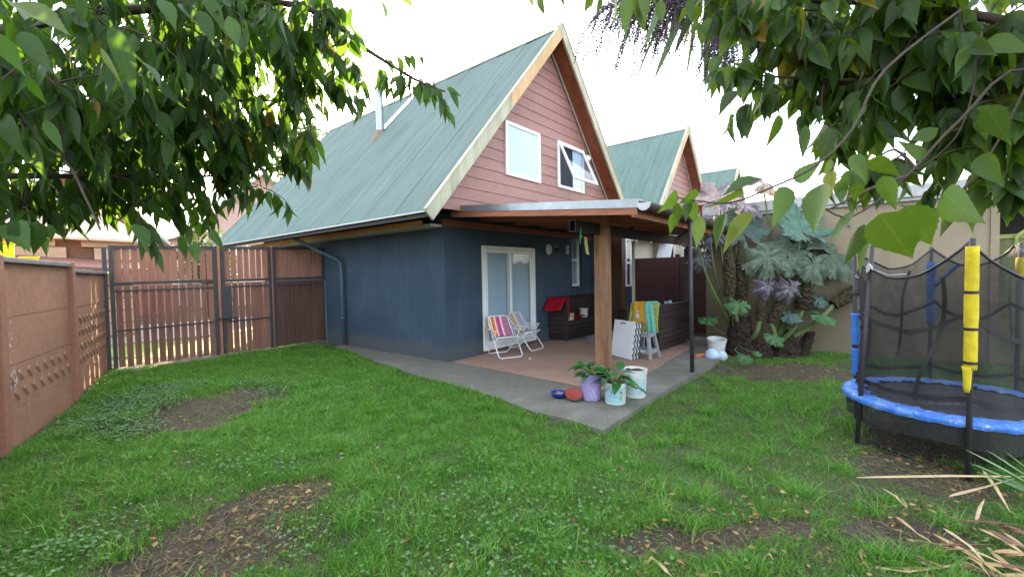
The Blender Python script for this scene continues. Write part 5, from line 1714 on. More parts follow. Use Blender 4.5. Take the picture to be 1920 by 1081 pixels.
# ------------------------------------------------------------------ cordyline: sword leaves and drooping seed panicles high on the right
cb = AT(2600, 700, .9); cb.z = -.1
hd = AT(1345, -95, 2.9)
cc_ = thing('cabbage_palm', 'palm-like cabbage tree with hanging sword leaves and purplish seed sprays at the top', 'tree', tuple(cb))
mb = MB(); limb(mb, [cb, AT(2450, 300, .95), AT(2150, -150, 1.3), AT(1700, -320, 2.1), hd], .09, .055, 12); mb.build('trunk', M['bark'], cc_, smooth=True)
g = random.Random(8)
Bs, Ds, Ns, Ls, Ws, Cs, Fs = [], [], [], [], [], [], []
for k in range(90):
    a = g.uniform(0, 2 * PI); e = g.uniform(-.9, 1.1)
    d = Vector((math.cos(a) * math.cos(e), math.sin(a) * math.cos(e), math.sin(e) - .1))
    Bs.append(hd + d * .06); Ds.append(d); Ns.append(Vector((0, 0, 1)) + d * .2); Ls.append(g.uniform(.55, .85)); Ws.append(g.uniform(.03, .045)); Cs.append(g.uniform(.15, .6)); Fs.append(.5)
for (bx, by, tx, ty, d, wr) in ((1290, 0, 1228, 145, 2.7, .07), (1310, -10, 1265, 100, 2.8, .07), (1330, 0, 1322, 165, 2.9, .06), (1250, -20, 1210, 85, 2.6, .06), (1275, 0, 1255, 75, 2.7, .07), (1575, 190, 1560, 330, 2.6, .05), (1600, 180, 1618, 320, 2.5, .05), (1580, 180, 1530, 300, 2.6, .05), (1735, 130, 1745, 300, 2.4, .05)):
    b = AT(bx, by, d); t = AT(tx, ty, d); Bs.append(b); Ds.append(t - b); Ns.append((CAM - b) + Vector((.3, 0, .4))); Ls.append((t - b).length); Ws.append(.045); Cs.append(.08); Fs.append(.4)
A = lambda x: np.array([tuple(p) for p in x])
lv = Leaves(); lv.add(*leaf_arrays(A(Bs), A(Ds), A(Ns), np.array(Ls), np.array(Ws), np.array(Cs), np.array(Fs), 10, 0, 'strap'))
lv.build('sword_leaves', leafmat('sword_leaf', [(0, (.07, .12, .04)), (.6, (.11, .17, .07)), (.9, (.16, .22, .09)), (1, (.3, .24, .1))], .25, .4, .5, 0), cc_)
mb = MB(); bd = MB()
for (sx_, sy_, ex_, ey_, d) in ((1340, -60, 1110, 40, 2.6), (1340, -60, 1180, 50, 2.6), (1350, -60, 1240, 60, 2.6), (1350, -60, 1370, 60, 2.7), (1340, -60, 1150, 15, 2.7), (1350, -40, 1340, 60, 2.6), (1350, -50, 1220, 20, 2.7), (1360, -40, 1400, 50, 2.7), (1350, -30, 1350, 90, 2.6)):
    a, b = AT(sx_, sy_, d), AT(ex_, ey_, d + .1)
    ax_pts = [a.lerp(b, f) + Vector((0, 0, .12 * math.sin(PI * f))) for f in [i / 8 for i in range(9)]]
    mb.tube(ax_pts, [.008 - .0006 * i for i in range(9)], 6)
    for k in range(46):
        f = .2 + .8 * k / 46; j = min(7, int(f * 8)); p = ax_pts[j].lerp(ax_pts[j + 1], f * 8 - j)
        d0 = (b - a).normalized() * .6 + Vector((g.gauss(0, .5), g.gauss(0, .5), g.gauss(-.3, .35)))
        d0.normalize(); pts = [p]; ln = g.uniform(.16, .38)
        for i in range(5):
            d0 = (d0 + Vector((0, 0, -.3))).normalized(); pts.append(pts[-1] + d0 * ln / 5)
        mb.tube(pts, .0022, 4, caps=False)
        for i in range(34):
            f2 = i / 34 * 5; jj = min(4, int(f2)); c = pts[jj].lerp(pts[jj + 1], f2 - jj) + Vector((g.gauss(0, .006), g.gauss(0, .006), g.gauss(0, .006)))
            r_ = g.uniform(.004, .0075)
            bd.add([c + Vector(o) * r_ for o in ((1, 0, 0), (0, 1, 0), (-1, 0, 0), (0, -1, 0), (0, 0, 1), (0, 0, -1))], [(0, 1, 4), (1, 2, 4), (2, 3, 4), (3, 0, 4), (1, 0, 5), (2, 1, 5), (3, 2, 5), (0, 3, 5)])
mb.build('seed_spray', mat('purple_brown_stalk', (.16, .11, .12), (.1, .07, .08), 30, .8), cc_, smooth=True)
bd.build('seeds', mat('purplish_seed', (.11, .085, .12), (.05, .04, .05), 60, .7), cc_)

# ------------------------------------------------------------------ pale bush beyond the beige wall
def bush(name, lab, c, rx, ry, rz, n, m, seed, L=.09, W=.05):
    g = random.Random(seed)
    root = thing(name, lab, 'bush' if 'bush' in name else 'tree', (c[0], c[1], 0))
    mb = MB()
    for k in range(7):
        e = Vector(c) + Vector((g.uniform(-.6, .6) * rx, g.uniform(-.6, .6) * ry, g.uniform(0, .7) * rz))
        limb(mb, [(c[0], c[1], -.3), (c[0] + g.uniform(-.2, .2), c[1], c[2] * .5), tuple(e)], .09, .015, 7)
    mb.build('trunk', M['bark'], root, smooth=True)
    lv = Leaves(); B, D, NN, LL, WW = [], [], [], [], []
    cl = []
    for k in range(60):
        o = Vector((g.gauss(0, 1), g.gauss(0, 1), g.gauss(0, 1))).normalized() * g.uniform(.3, 1)
        cl.append((Vector((c[0] + o.x * rx, c[1] + o.y * ry, c[2] + o.z * rz)), g.uniform(.16, .34) * rz))
    for k in range(n):
        cc, r_ = g.choice(cl)
        B.append(cc + Vector((g.gauss(0, 1), g.gauss(0, 1), g.gauss(0, .8))) * r_ * .6); D.append(Vector((g.gauss(0, 1), g.gauss(0, 1), g.gauss(-.2, .6)))); NN.append(Vector((g.gauss(0, .6), g.gauss(0, .6), 1)))
        l_ = L * g.uniform(.6, 1.2); LL.append(l_); WW.append(W * l_ / L)
    k = len(B)
    lv.add(*leaf_arrays(A(B), A(D), A(NN), np.array(LL), np.array(WW), np.full(k, .1), np.full(k, .2), 3, 0, 'ovate'))
    lv.build('crown', m, root)
m_pb = leafmat('pale_bush_leaf', [(0, (.12, .17, .07)), (.5, (.2, .25, .11)), (.9, (.28, .3, .14)), (1, (.42, .28, .08))], .45, .5, .4, 0, tcol=(.4, .4, .12))
q1 = AT(1560, 350, 13.0); bush('bush', 'pale airy bush rising behind the beige wall', (q1.x, q1.y, 3.0), 1.6, 2.2, 1.0, 5200, m_pb, 5)
q1 = AT(1740, 330, 13.5); bush('bush', 'taller pale bush behind the beige wall, right of the other', (q1.x, q1.y, 3.4), 1.6, 2.4, 1.7, 6500, m_pb, 6)
m_ylw = leafmat('dark_hedge_leaf', [(0, (.04, .07, .03)), (1, (.09, .13, .05))], .3, .5, .4, 0)
q1 = AT(395, 455, 15); bush('bush', 'dark green bush beyond the gates between the far houses', (q1.x, q1.y, 2.2), 1.2, 1.0, 1.3, 2500, m_ylw, 7, .14, .08)

bush('sun_blocker_tree', 'added dense tree hidden behind the house roof, blocking sun from the left wall', (5.15, 15.5, 6.8), 1.3, 1.6, 2.7, 5200, m_ylw, 9, .3, .2)  # unseen tree, added so sun reaches only the wall end by the gate

# ------------------------------------------------------------------ gunnera
gu = thing('gunnera', 'giant gunnera with silvery lobed leaves and brown seed spikes against the beige wall', 'plant', tuple(AT(1430, 660, 8.2)))
gz = -.08
def gleaf_mat(name, stops, transl=.12):
    m, nt, b = nodes(name)
    v = mapping(nt)
    f = noise(nt, v, 5, 6, .65)
    col = ramp(nt, f, stops)
    f2 = noise(nt, v, 28, 4, .7)
    col = mix(nt, .4, col, ramp(nt, f2, [(.3, tuple(x * .5 for x in stops[0][1])), (.7, stops[-1][1])]))
    nt.links.new(col, b.inputs['Base Color']); b.inputs['Roughness'].default_value = .6; b.inputs['Specular IOR Level'].default_value = .4
    bump(nt, b, f2, .7, .02)
    tr2 = N(nt, 'ShaderNodeBsdfTranslucent'); nt.links.new(col, tr2.inputs[0]); mx2 = N(nt, 'ShaderNodeMixShader'); mx2.inputs[0].default_value = transl
    nt.links.new(b.outputs[0], mx2.inputs[1]); nt.links.new(tr2.outputs[0], mx2.inputs[2]); nt.links.new(mx2.outputs[0], nt.nodes['Material Output'].inputs[0])
    return m
m_g1 = gleaf_mat('gunnera_leaf_teal', [(.3, (.05, .115, .075)), (.7, (.115, .21, .155))])
m_g2 = gleaf_mat('gunnera_leaf_silver', [(.3, (.022, .045, .026)), (.5, (.06, .1, .06)), (.72, (.17, .21, .155))])
m_g3 = gleaf_mat('gunnera_leaf_lilac', [(.3, (.085, .075, .09)), (.7, (.25, .225, .27))], .25)
m_g4 = gleaf_mat('gunnera_leaf_young', [(.3, (.035, .1, .028)), (.7, (.09, .2, .07))], .2)
m_g5 = gleaf_mat('gunnera_leaf_dead', [(.3, (.12, .09, .075)), (.7, (.4, .35, .32))], .15)
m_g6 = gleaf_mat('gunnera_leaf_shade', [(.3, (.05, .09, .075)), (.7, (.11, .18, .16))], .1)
def gunnera_leaf(c, normal, heading, rad, m, seed, cup=.25, pleat=.05, lobes=7, droop=0.0, ragged=.12, name='leaf'):
    g = random.Random(seed)
    n = Vector(normal).normalized(); h = Vector(heading); h = (h - n * h.dot(n)).normalized(); s = h.cross(n)
    NA, NR = 132, 9
    ph = [g.uniform(0, 6.28) for _ in range(6)]
    vs, fs = [], []
    for i in range(NA + 1):
        th = -PI * .93 + 2 * PI * .93 * i / NA
        lob = abs(math.cos(th * lobes / 2.0 * .93 + .0))
        prof = .66 + .34 * lob ** .6
        prof *= .86 + .14 * math.cos(th)
        prof += ragged * (.5 * math.sin(th * 19 + ph[0]) * math.sin(th * 7 + ph[1]) + .35 * (i % 2) - .2 + .25 * math.sin(th * 41 + ph[2]))
        for j in range(NR + 1):
            f = j / NR
            rr = rad * f * (prof if f > .6 else prof + (.8 - prof) * (1 - f / .6) * .5)
            x, y = rr * math.cos(th), rr * math.sin(th)
            z = cup * rad * f * f - droop * rad * max(0, f - .45) ** 1.5 * 2.2 + pleat * rad * f * math.cos(th * lobes * .93) * (1 - .2 * f) + .02 * rad * math.sin(th * 13 + f * 6 + ph[3]) * f + .025 * rad * math.sin(f * 17 + th * 5 + ph[4]) * f
            z += .05 * rad * f * math.sin(th * 2 + ph[5])
            vs.append(Vector(c) + h * x + s * y + n * z)
    w_ = NR + 1
    for i in range(NA):
        for j in range(NR): fs.append((i * w_ + j, i * w_ + j + 1, (i + 1) * w_ + j + 1, (i + 1) * w_ + j))
    mb = MB(); mb.add(vs, fs)
    o = mb.build(name, m, gu, smooth=True)
    # pale ribs on the underside
    return o
vw = Vector((-_f.x, -_f.y, 0))            # towards the lawn
rt = Vector((_r0.x, _r0.y, 0))
up = Vector((0, 0, 1))
base1, base2 = AT(1392, 655, 8.2), AT(1452, 660, 8.2)
base1.z = gz; base2.z = gz
GL = [  # px, py, depth, radius, normal(view, right, up), heading(right, up), material, cup, droop
    (1502, 432, 8.1, .62, (.75, .05, .6), (.0, 1), m_g1, .18, .0), (1392, 435, 8.6, .6, (.8, -.1, .5), (-.2, 1), m_g6, .2, .1),
    (1575, 415, 8.5, .55, (.35, .2, .9), (1, .3), m_g1, .15, .2), (1560, 478, 8.0, .6, (.75, .25, .55), (.7, .1), m_g2, .08, .32), (1525, 495, 7.8, .4, (.85, .1, .4), (.2, -.8), m_g2, .05, .3),
    (1440, 482, 7.8, .46, (.8, -.25, .5), (-.8, -.2), m_g2, .06, .35), (1478, 490, 7.7, .3, (.85, -.1, .45), (-.1, -.9), m_g2, .05, .35), (1490, 465, 8.2, .55, (.6, 0, .8), (-.3, .5), m_g2, .1, .35),
    (1350, 372, 8.3, .5, (.7, -.1, .6), (-.3, 1), m_g3, .15, .2), (1395, 385, 8.6, .42, (.6, .2, .6), (.9, .6), m_g3, .1, .3), (1330, 430, 8.1, .4, (.9, -.2, .1), (-.2, -1), m_g3, .1, .4), (1300, 425, 7.9, .4, (.9, -.3, .2), (-.6, -.5), m_g5, .1, .5),
    (1430, 345, 8.8, .36, (.6, .2, .6), (.8, .5), m_g5, .1, .4), (1318, 485, 8.2, .28, (.8, -.2, .4), (-.9, .1), m_g3, .1, .5), (1440, 535, 7.7, .26, (.9, 0, .1), (-.1, -1), m_g3, .05, .5), (1482, 540, 7.6, .28, (.9, 0, .1), (.1, -1), m_g3, .05, .5),
    (1385, 570, 7.7, .24, (.6, -.2, .8), (-.3, -.3), m_g4, .1, .3), (1540, 592, 7.7, .28, (.45, .2, .9), (.9, -.2), m_g4, .1, .3), (1330, 597, 8.3, .22, (.3, -.2, .9), (-1, 0), m_g4, .1, .3),
    (1450, 632, 7.4, .2, (.6, .1, .8), (.2, -.5), m_g4, .1, .3), (1478, 590, 7.9, .26, (.5, 0, .8), (.3, .3), m_g6, .1, .3), (1395, 668, 7.2, .15, (.5, 0, .9), (.0, -.4), m_g4, .1, .3), (1418, 662, 7.3, .1, (.5, 0, .9), (.6, 0), m_g4, .1, .3), (1532, 560, 8.1, .26, (.6, .2, .7), (.5, .5), m_g6, .1, .3), (1500, 440, 8.7, .4, (.5, 0, .8), (-.5, .5), m_g6, .2, .3)]
for k, (px, py, d, rad, nn, hh_, m, cup, dr) in enumerate(GL):
    c = AT(px, py, d)
    n = vw * nn[0] + rt * nn[1] + up * nn[2]
    h_ = rt * hh_[0] + up * hh_[1] + vw * .15
    gunnera_leaf(c, n, h_, rad, m, 100 + k, cup, .085, 7, dr, .17 if m not in (m_g3, m_g5) else .26)
    b0 = base1 if px < 1425 else base2
    mb = MB(); md = b0.lerp(c, .55) + vw * -.05 + rt * (.12 * (1 if px > 1425 else -1)) + up * .1
    limb(mb, [b0 + up * .2, md, c], .028 if rad > .35 else .014, .016 if rad > .35 else .008, 8); mb.build('leaf_stalk', M['petiole'], gu, smooth=True)
g = random.Random(14)
for (x0, y0, x1, y1, d, r_) in ((1368, 555, 1366, 455, 8.0, .1), (1392, 560, 1388, 450, 8.1, .1), (1424, 600, 1428, 545, 7.8, .075), (1445, 605, 1475, 545, 7.8, .085), (1505, 580, 1512, 530, 7.9, .13), (1562, 572, 1640, 520, 8.0, .105)):
    a, b = AT(x0, y0, d), AT(x1, y1, d)
    n_ = 40; vs, fs = [], []
    ax_ = (b - a).normalized(); s1 = ax_.cross(vw).normalized(); s2 = ax_.cross(s1)
    for i in range(n_ + 1):
        f = i / n_; rr0 = r_ * (.55 + .55 * math.sin(PI * min(1, f * 1.1 + .12)) ** .6)
        if i == n_: rr0 *= .35
        for k in range(22):
            t = 2 * PI * k / 22; rr = rr0 * g.uniform(.72, 1.15)
            vs.append(a + (b - a) * f + (s1 * math.cos(t) + s2 * math.sin(t)) * rr + ax_ * g.uniform(-.01, .01))
    for i in range(n_):
        for k in range(22): fs.append((i * 22 + k, i * 22 + (k + 1) % 22, (i + 1) * 22 + (k + 1) % 22, (i + 1) * 22 + k))
    fs.append(tuple(range(n_ * 22, n_ * 22 + 22)))
    mb = MB(); mb.add(vs, fs); mb.build('seed_spike', M['spike'], gu)
    mb = MB(); limb(mb, [(base1 if x0 < 1425 else base2) + up * .15, (base1 if x0 < 1425 else base2).lerp(a, .6) + vw * .08, a], .05, .04, 8); mb.build('spike_stalk', M['petiole'], gu, smooth=True)
for (x0, y0, x1, y1, d, r0, r1) in ((1390, 668, 1388, 592, 8.1, .28, .17), (1425, 668, 1420, 632, 8.0, .24, .14), (1470, 668, 1478, 618, 8.2, .27, .14), (1500, 660, 1520, 622, 8.3, .15, .08)):
    a, b = AT(x0, y0, d), AT(x1, y1, d); a.z = -.12
    n_ = 16; vs, fs = [], []
    for i in range(n_ + 1):
        f = i / n_
        for k in range(26):
            t = 2 * PI * k / 26; rr = (r0 + (r1 - r0) * f) * g.uniform(.8, 1.15)
            vs.append(a.lerp(b, f) + Vector((math.cos(t) * rr, math.sin(t) * rr, g.uniform(-.02, .02))))
    for i in range(n_):
        for k in range(26): fs.append((i * 26 + k, i * 26 + (k + 1) % 26, (i + 1) * 26 + (k + 1) % 26, (i + 1) * 26 + k))
    fs.append(tuple(range(n_ * 26, n_ * 26 + 26)))
    mb = MB(); mb.add(vs, fs); mb.build('rootstock', mat('dark_fibrous_crown', (.035, .022, .015), (.014, .009, .007), 12, .95, 1, 50), gu)

# things at the gunnera's foot
wp = AT(1342, 640, 7.95); wp.z = -.1
mb = MB(); Mt = Matrix.Translation(wp) @ Matrix.Rotation(R(-8), 4, 'Y') @ Matrix.Rotation(R(5), 4, 'X')
mb.lathe([(0, 0), (.12, 0), (.13, .02), (.155, .36), (.165, .362), (.165, .39), (.15, .39), (.14, .05), (0, .05)], (0, 0, 0), 28, M=Mt)
tag(mb.build('white_pot', M['offwhite'], smooth=False), 'tilted white plastic pot at the foot of the gunnera', 'pot')
bl = AT(1335, 667, 7.6); bl.z = .04
mb = MB()
mb.lathe([(.12 * math.sin(PI * i / 14), -.12 * math.cos(PI * i / 14)) for i in range(15)], (0, 0, 0), 24)
o = mb.build('ball', mat('pale_blue_ball', (.42, .55, .72), (.35, .48, .66), 4, .5), smooth=True); o.location = bl; tag(o, 'larger pale blue ball in the orange dish by the gunnera', 'ball')
b2l = AT(1353, 668, 7.6); b2l.z = .02
mb = MB(); mb.lathe([(.095 * math.sin(PI * i / 14), -.095 * math.cos(PI * i / 14)) for i in range(15)], (0, 0, 0), 24)
o = mb.build('ball', mat('white_blue_ball', (.55, .62, .7), (.3, .4, .55), 9, .5), smooth=True); o.location = b2l; tag(o, 'smaller grey white ball at the gunnera trunk', 'ball')
mb = MB(); mb.lathe([(0, 0), (.13, .0), (.17, .03), (.19, .09), (.18, .09), (.15, .02), (0, .012)], (0, 0, 0), 26)
o = mb.build('toy_dish', mat('orange_toy_plastic', (.6, .14, .04), (.45, .1, .03), 8, .5), smooth=True); o.location = (bl.x - .05, bl.y + .07, -.09); o.rotation_euler = (R(10), R(-12), 0); tag(o, 'orange plastic dish under the blue ball', 'dish')

# ------------------------------------------------------------------ plants in the buckets
def lily(lab, loc, h0, n, L, W, spread, seed, low=0.0):
    g = random.Random(seed)
    root = thing('potted_lily', lab, 'plant', (loc[0], loc[1], loc[2] + h0))
    lv = Leaves(); st = MB(); B, D, NN, LL, WW = [], [], [], [], []
    o = Vector(loc) + Vector((0, 0, h0))
    for k in range(n):
        a = 2 * PI * k / n * 2.4 + g.uniform(-.4, .4); e = g.uniform(.1 - low, 1.1)
        d = Vector((math.cos(a) * math.cos(e), math.sin(a) * math.cos(e), math.sin(e)))
        b = o + Vector((math.cos(a), math.sin(a), 0)) * .03; p = b + d * g.uniform(.06, spread)
        p.z = max(p.z, o.z + (.01 if low < .3 else -.12))
        limb(st, [b, b.lerp(p, .5) + Vector((0, 0, .02)), p], .006, .004, 5)
        ld = Vector((math.cos(a + g.uniform(-.4, .4)), math.sin(a + g.uniform(-.4, .4)), g.uniform(-.55, .5)))
        B.append(p); D.append(ld); NN.append(Vector((g.gauss(0, .3), g.gauss(0, .3), 1))); l_ = L * g.uniform(.7, 1.15); LL.append(l_); WW.append(W * l_ / L)
    lv.add(*leaf_arrays(A(B), A(D), A(NN), np.array(LL), np.array(WW), np.array([g.uniform(.1, .4) for _ in B]), np.array([g.uniform(.1, .35) for _ in B]), 10, 0, 'heart'))
    st.build('stems', M['petiole'], root, smooth=True)
    lv.build('leaves', m_lily, root)
m_lily = leafmat('glossy_lily_leaf', [(0, (.022, .085, .022)), (.5, (.035, .13, .035)), (1, (.06, .2, .05))], .22, .3, .55, .3)
lily('leafy green lily growing in the lilac bucket', L1, .31, 22, .17, .09, .13, 3)
lily('leafy green lily with trailing leaves in the small white bucket', L2, .245, 30, .18, .1, .2, 5, .35)

# ------------------------------------------------------------------ bottom right: flax blades and dry fallen leaves
def strap_obj(name, lab, cat, pts, w_, m, group=None, tw_=0.0, kink=True):
    pts = [Vector(p) for p in pts]
    mb = MB(); fine = []
    for i in range(len(pts) - 1):
        for k in range(5): fine.append(pts[i].lerp(pts[i + 1], k / 5))
    fine.append(pts[-1]); n_ = len(fine) - 1
    vs = []
    for i, p in enumerate(fine):
        d = (fine[min(i + 1, n_)] - fine[max(i - 1, 0)]).normalized(); s_ = d.cross(up).normalized()
        s_ = (s_ * math.cos(tw_ * i / n_ * 2) + up * math.sin(tw_ * i / n_ * 2)).normalized()
        f = i / n_; ww = w_ * .5 * min(1, .35 + f * 5) * (1 - f ** 3 * .92)
        vs += [p - s_ * ww + up * ww * .25, p, p + s_ * ww + up * ww * .25]
    for i in range(n_):
        a = i * 3; mb.add([], [])
        mb.f += [(a, a + 1, a + 4, a + 3), (a + 1, a + 2, a + 5, a + 4)]; mb.m += [0, 0]
    mb.v = [tuple(v) for v in vs]
    return tag(mb.build(name, m, smooth=True, solid=.0015), lab, cat, group)
m_str2 = [M['straw'], mat('pale_dry_leaf', (.56, .42, .24), (.4, .28, .14), 10, .7), mat('brown_dry_leaf', (.22, .115, .07), (.13, .065, .04), 9, .75)]
g = random.Random(77)
DRY = [((1605, 895), (1780, 892), (1930, 893), .045, 1), ((1780, 930), (1850, 912), (1930, 888), .05, 1), ((1842, 880), (1868, 915), (1895, 960), .035, 1), ((1830, 975), (1838, 950), (1846, 935), .03, 1),
       ((1640, 1068), (1740, 1066), (1825, 1055), .05, 0), ((1622, 1060), (1700, 1072), (1800, 1060), .04, 1), ((1615, 1040), (1625, 1060), (1650, 1085), .04, 0), ((1628, 1022), (1613, 1035), (1622, 1065), .03, 0),
       ((1770, 990), (1820, 1025), (1870, 1080), .05, 1), ((1750, 1000), (1830, 1045), (1900, 1090), .05, 0), ((1820, 1030), (1870, 1052), (1930, 1085), .05, 1), ((1850, 990), (1890, 1012), (1930, 1030), .05, 2), ((1835, 990), (1880, 1010), (1930, 1045), .04, 1), ((1700, 1010), (1760, 1020), (1860, 1020), .03, 2),
       ((1790, 975), (1850, 978), (1930, 985), .05, 2), ((1720, 1000), (1740, 1012), (1765, 1030), .04, 0), ((1805, 1040), (1835, 1055), (1860, 1085), .05, 0), ((1690, 960), (1700, 950), (1690, 930), .02, 0), ((1860, 1035), (1890, 1060), (1930, 1078), .05, 0), ((1730, 1048), (1760, 1060), (1800, 1085), .05, 0), ((1655, 915), (1680, 930), (1700, 952), .02, 1), ((1645, 975), (1662, 985), (1670, 995), .03, 2),
       ((1210, 1060), (1222, 1045), (1240, 1058), .03, 0), ((1228, 1048), (1250, 1070), (1265, 1085), .03, 1), ((1150, 1052), (1100, 1052), (1000, 1050), .015, 2)]
for k, (a, b, c, w_, mi_) in enumerate(DRY):
    pts = []
    for (x, y), zo in zip((a, b, c), (.015, .03 + g.uniform(0, .04), .02)):
        p = gp(x, y); d = p - CAM; p = p - d * (zo * 1.0 / 1.6); pts.append(p)
    big = (pts[0] - pts[-1]).length
    strap_obj('dry_sword_leaf', 'dry straw coloured sword leaf lying in the grass near the trampoline' if a[0] > 1500 else 'dry brown leaf blade on the bare front edge of the lawn', 'dry leaf', pts, w_ * .62, m_str2[mi_], 'dry sword leaves on the lawn' if a[0] > 1500 else 'dry blades on the front of the lawn', g.uniform(-.5, .5))
for k in range(20):
    x, y = g.uniform(1660, 1930), g.uniform(965, 1085); a_ = g.gauss(.25, .35); l_ = g.uniform(60, 150)
    pts = []
    for f_, zo in ((0, .01), (.5, .035), (1, .015)):
        p = gp(x + l_ * f_ * math.cos(a_), y + l_ * f_ * math.sin(a_) * .7 + g.uniform(-4, 4)); pts.append(p - (p - CAM) * (zo / 1.6))
    strap_obj('dry_sword_leaf', 'dry straw coloured sword leaf lying in the grass near the trampoline', 'dry leaf', pts, g.uniform(.014, .03), m_str2[g.choice((0, 0, 1, 2, 2))], 'dry sword leaves on the lawn', g.uniform(-1, 1))
m_flax = leafmat('flax_blade', [(0, (.14, .24, .12)), (.6, (.22, .34, .2)), (1, (.32, .42, .26))], .25, .4, .4, 0)
fb = AT(2010, 960, 2.45)
fx = thing('flax_plant', 'grey green sword leaved sprig reaching in at the lower right edge', 'plant', (fb.x, fb.y, fb.z - .15))
B, D, NN, LL, WW = [], [], [], [], []
for (tx, ty) in ((1822, 835), (1860, 838), (1828, 860), (1868, 868), (1835, 878), (1895, 838), (1905, 870), (1880, 895), (1990, 800), (2060, 840), (2100, 880), (1940, 820)):
    t = AT(tx, ty, 2.5 + g.uniform(-.15, .15)); B.append(fb); D.append(t - fb); NN.append(up + vw * .4); LL.append((t - fb).length); WW.append(.035)
lv = Leaves(); lv.add(*leaf_arrays(A(B), A(D), A(NN), np.array(LL), np.array(WW), np.full(len(B), .06), np.full(len(B), .5), 10, 0, 'strap')); lv.build('sword_leaves', m_flax, fx)
mb = MB(); gb_ = Vector((fb.x, fb.y, -.15)); limb(mb, [gb_, gb_.lerp(fb, .5), fb], .03, .02, 8); mb.build('stem', M['bark'], fx, smooth=True)

# ------------------------------------------------------------------ turf
def visible(x, y):
    d0 = x - CAM.x; d1 = y - CAM.y
    dep = d0 * _f.x + d1 * _f.y; lat = d0 * _r0.x + d1 * _r0.y
    return (dep > .8) & (np.abs(lat) < dep * 1.25 + .5) & (dep < 14), dep


def wall_x(y):
    return np.interp(y, [-5.6, -3.6, -1.7, .28, 2.15, 4.25], [-7.2, -6.5, -5.8, -5.12, -4.49, -3.93])


def place(n, seed):
    r_ = np.random.default_rng(seed)
    x = r_.uniform(-7, 5.2, n); y = r_.uniform(-8.5, 4.27, n)
    ok, dep = visible(x, y)
    ok &= ~in_slab(x, y, -.015) & (x > wall_x(y) + .09)
    ok &= r_.uniform(0, 1, n) < np.clip(4.2 / np.maximum(dep, 2.4), .28, 1.0) ** 1.25
    bz = bare(x, y)
    n2 = .5 + .5 * fbm(x, y, 1.3)
    ok &= r_.uniform(0, 1, n) > bz * .985
    return x[ok], y[ok], dep[ok], bz[ok], r_


def blades(x, y, dep, L, W, lean, r_, seg=3):
    k = len(x)
    a = r_.uniform(0, 2 * PI, k)
    dx, dy = np.cos(a), np.sin(a)
    z0 = hz(x, y) - .012
    le = lean * r_.uniform(.3, 1.5, k)
    fa = r_.uniform(0, 2 * PI, k); sx, sy = np.cos(fa), np.sin(fa)
    V = np.zeros((k, seg + 1, 2, 3))
    for i in range(seg + 1):
        f = i / seg
        hx = le * f ** 1.8 * L; hzv = L * (f - .32 * le * f ** 2.2)
        w_ = W * (1 - f ** 1.6 * .93) * .5
        for s_ in (0, 1):
            sg = -1 if s_ == 0 else 1
            V[:, i, s_, 0] = x + dx * hx + sx * w_ * sg
            V[:, i, s_, 1] = y + dy * hx + sy * w_ * sg
            V[:, i, s_, 2] = z0 + hzv
    Q = []
    for i in range(seg): Q.append((2 * i, 2 * i + 1, 2 * i + 3, 2 * i + 2))
    Q = np.array(Q)
    nv = (seg + 1) * 2
    return V.reshape(-1, 3), (Q[None] + (np.arange(k) * nv)[:, None, None]).reshape(-1, 4)


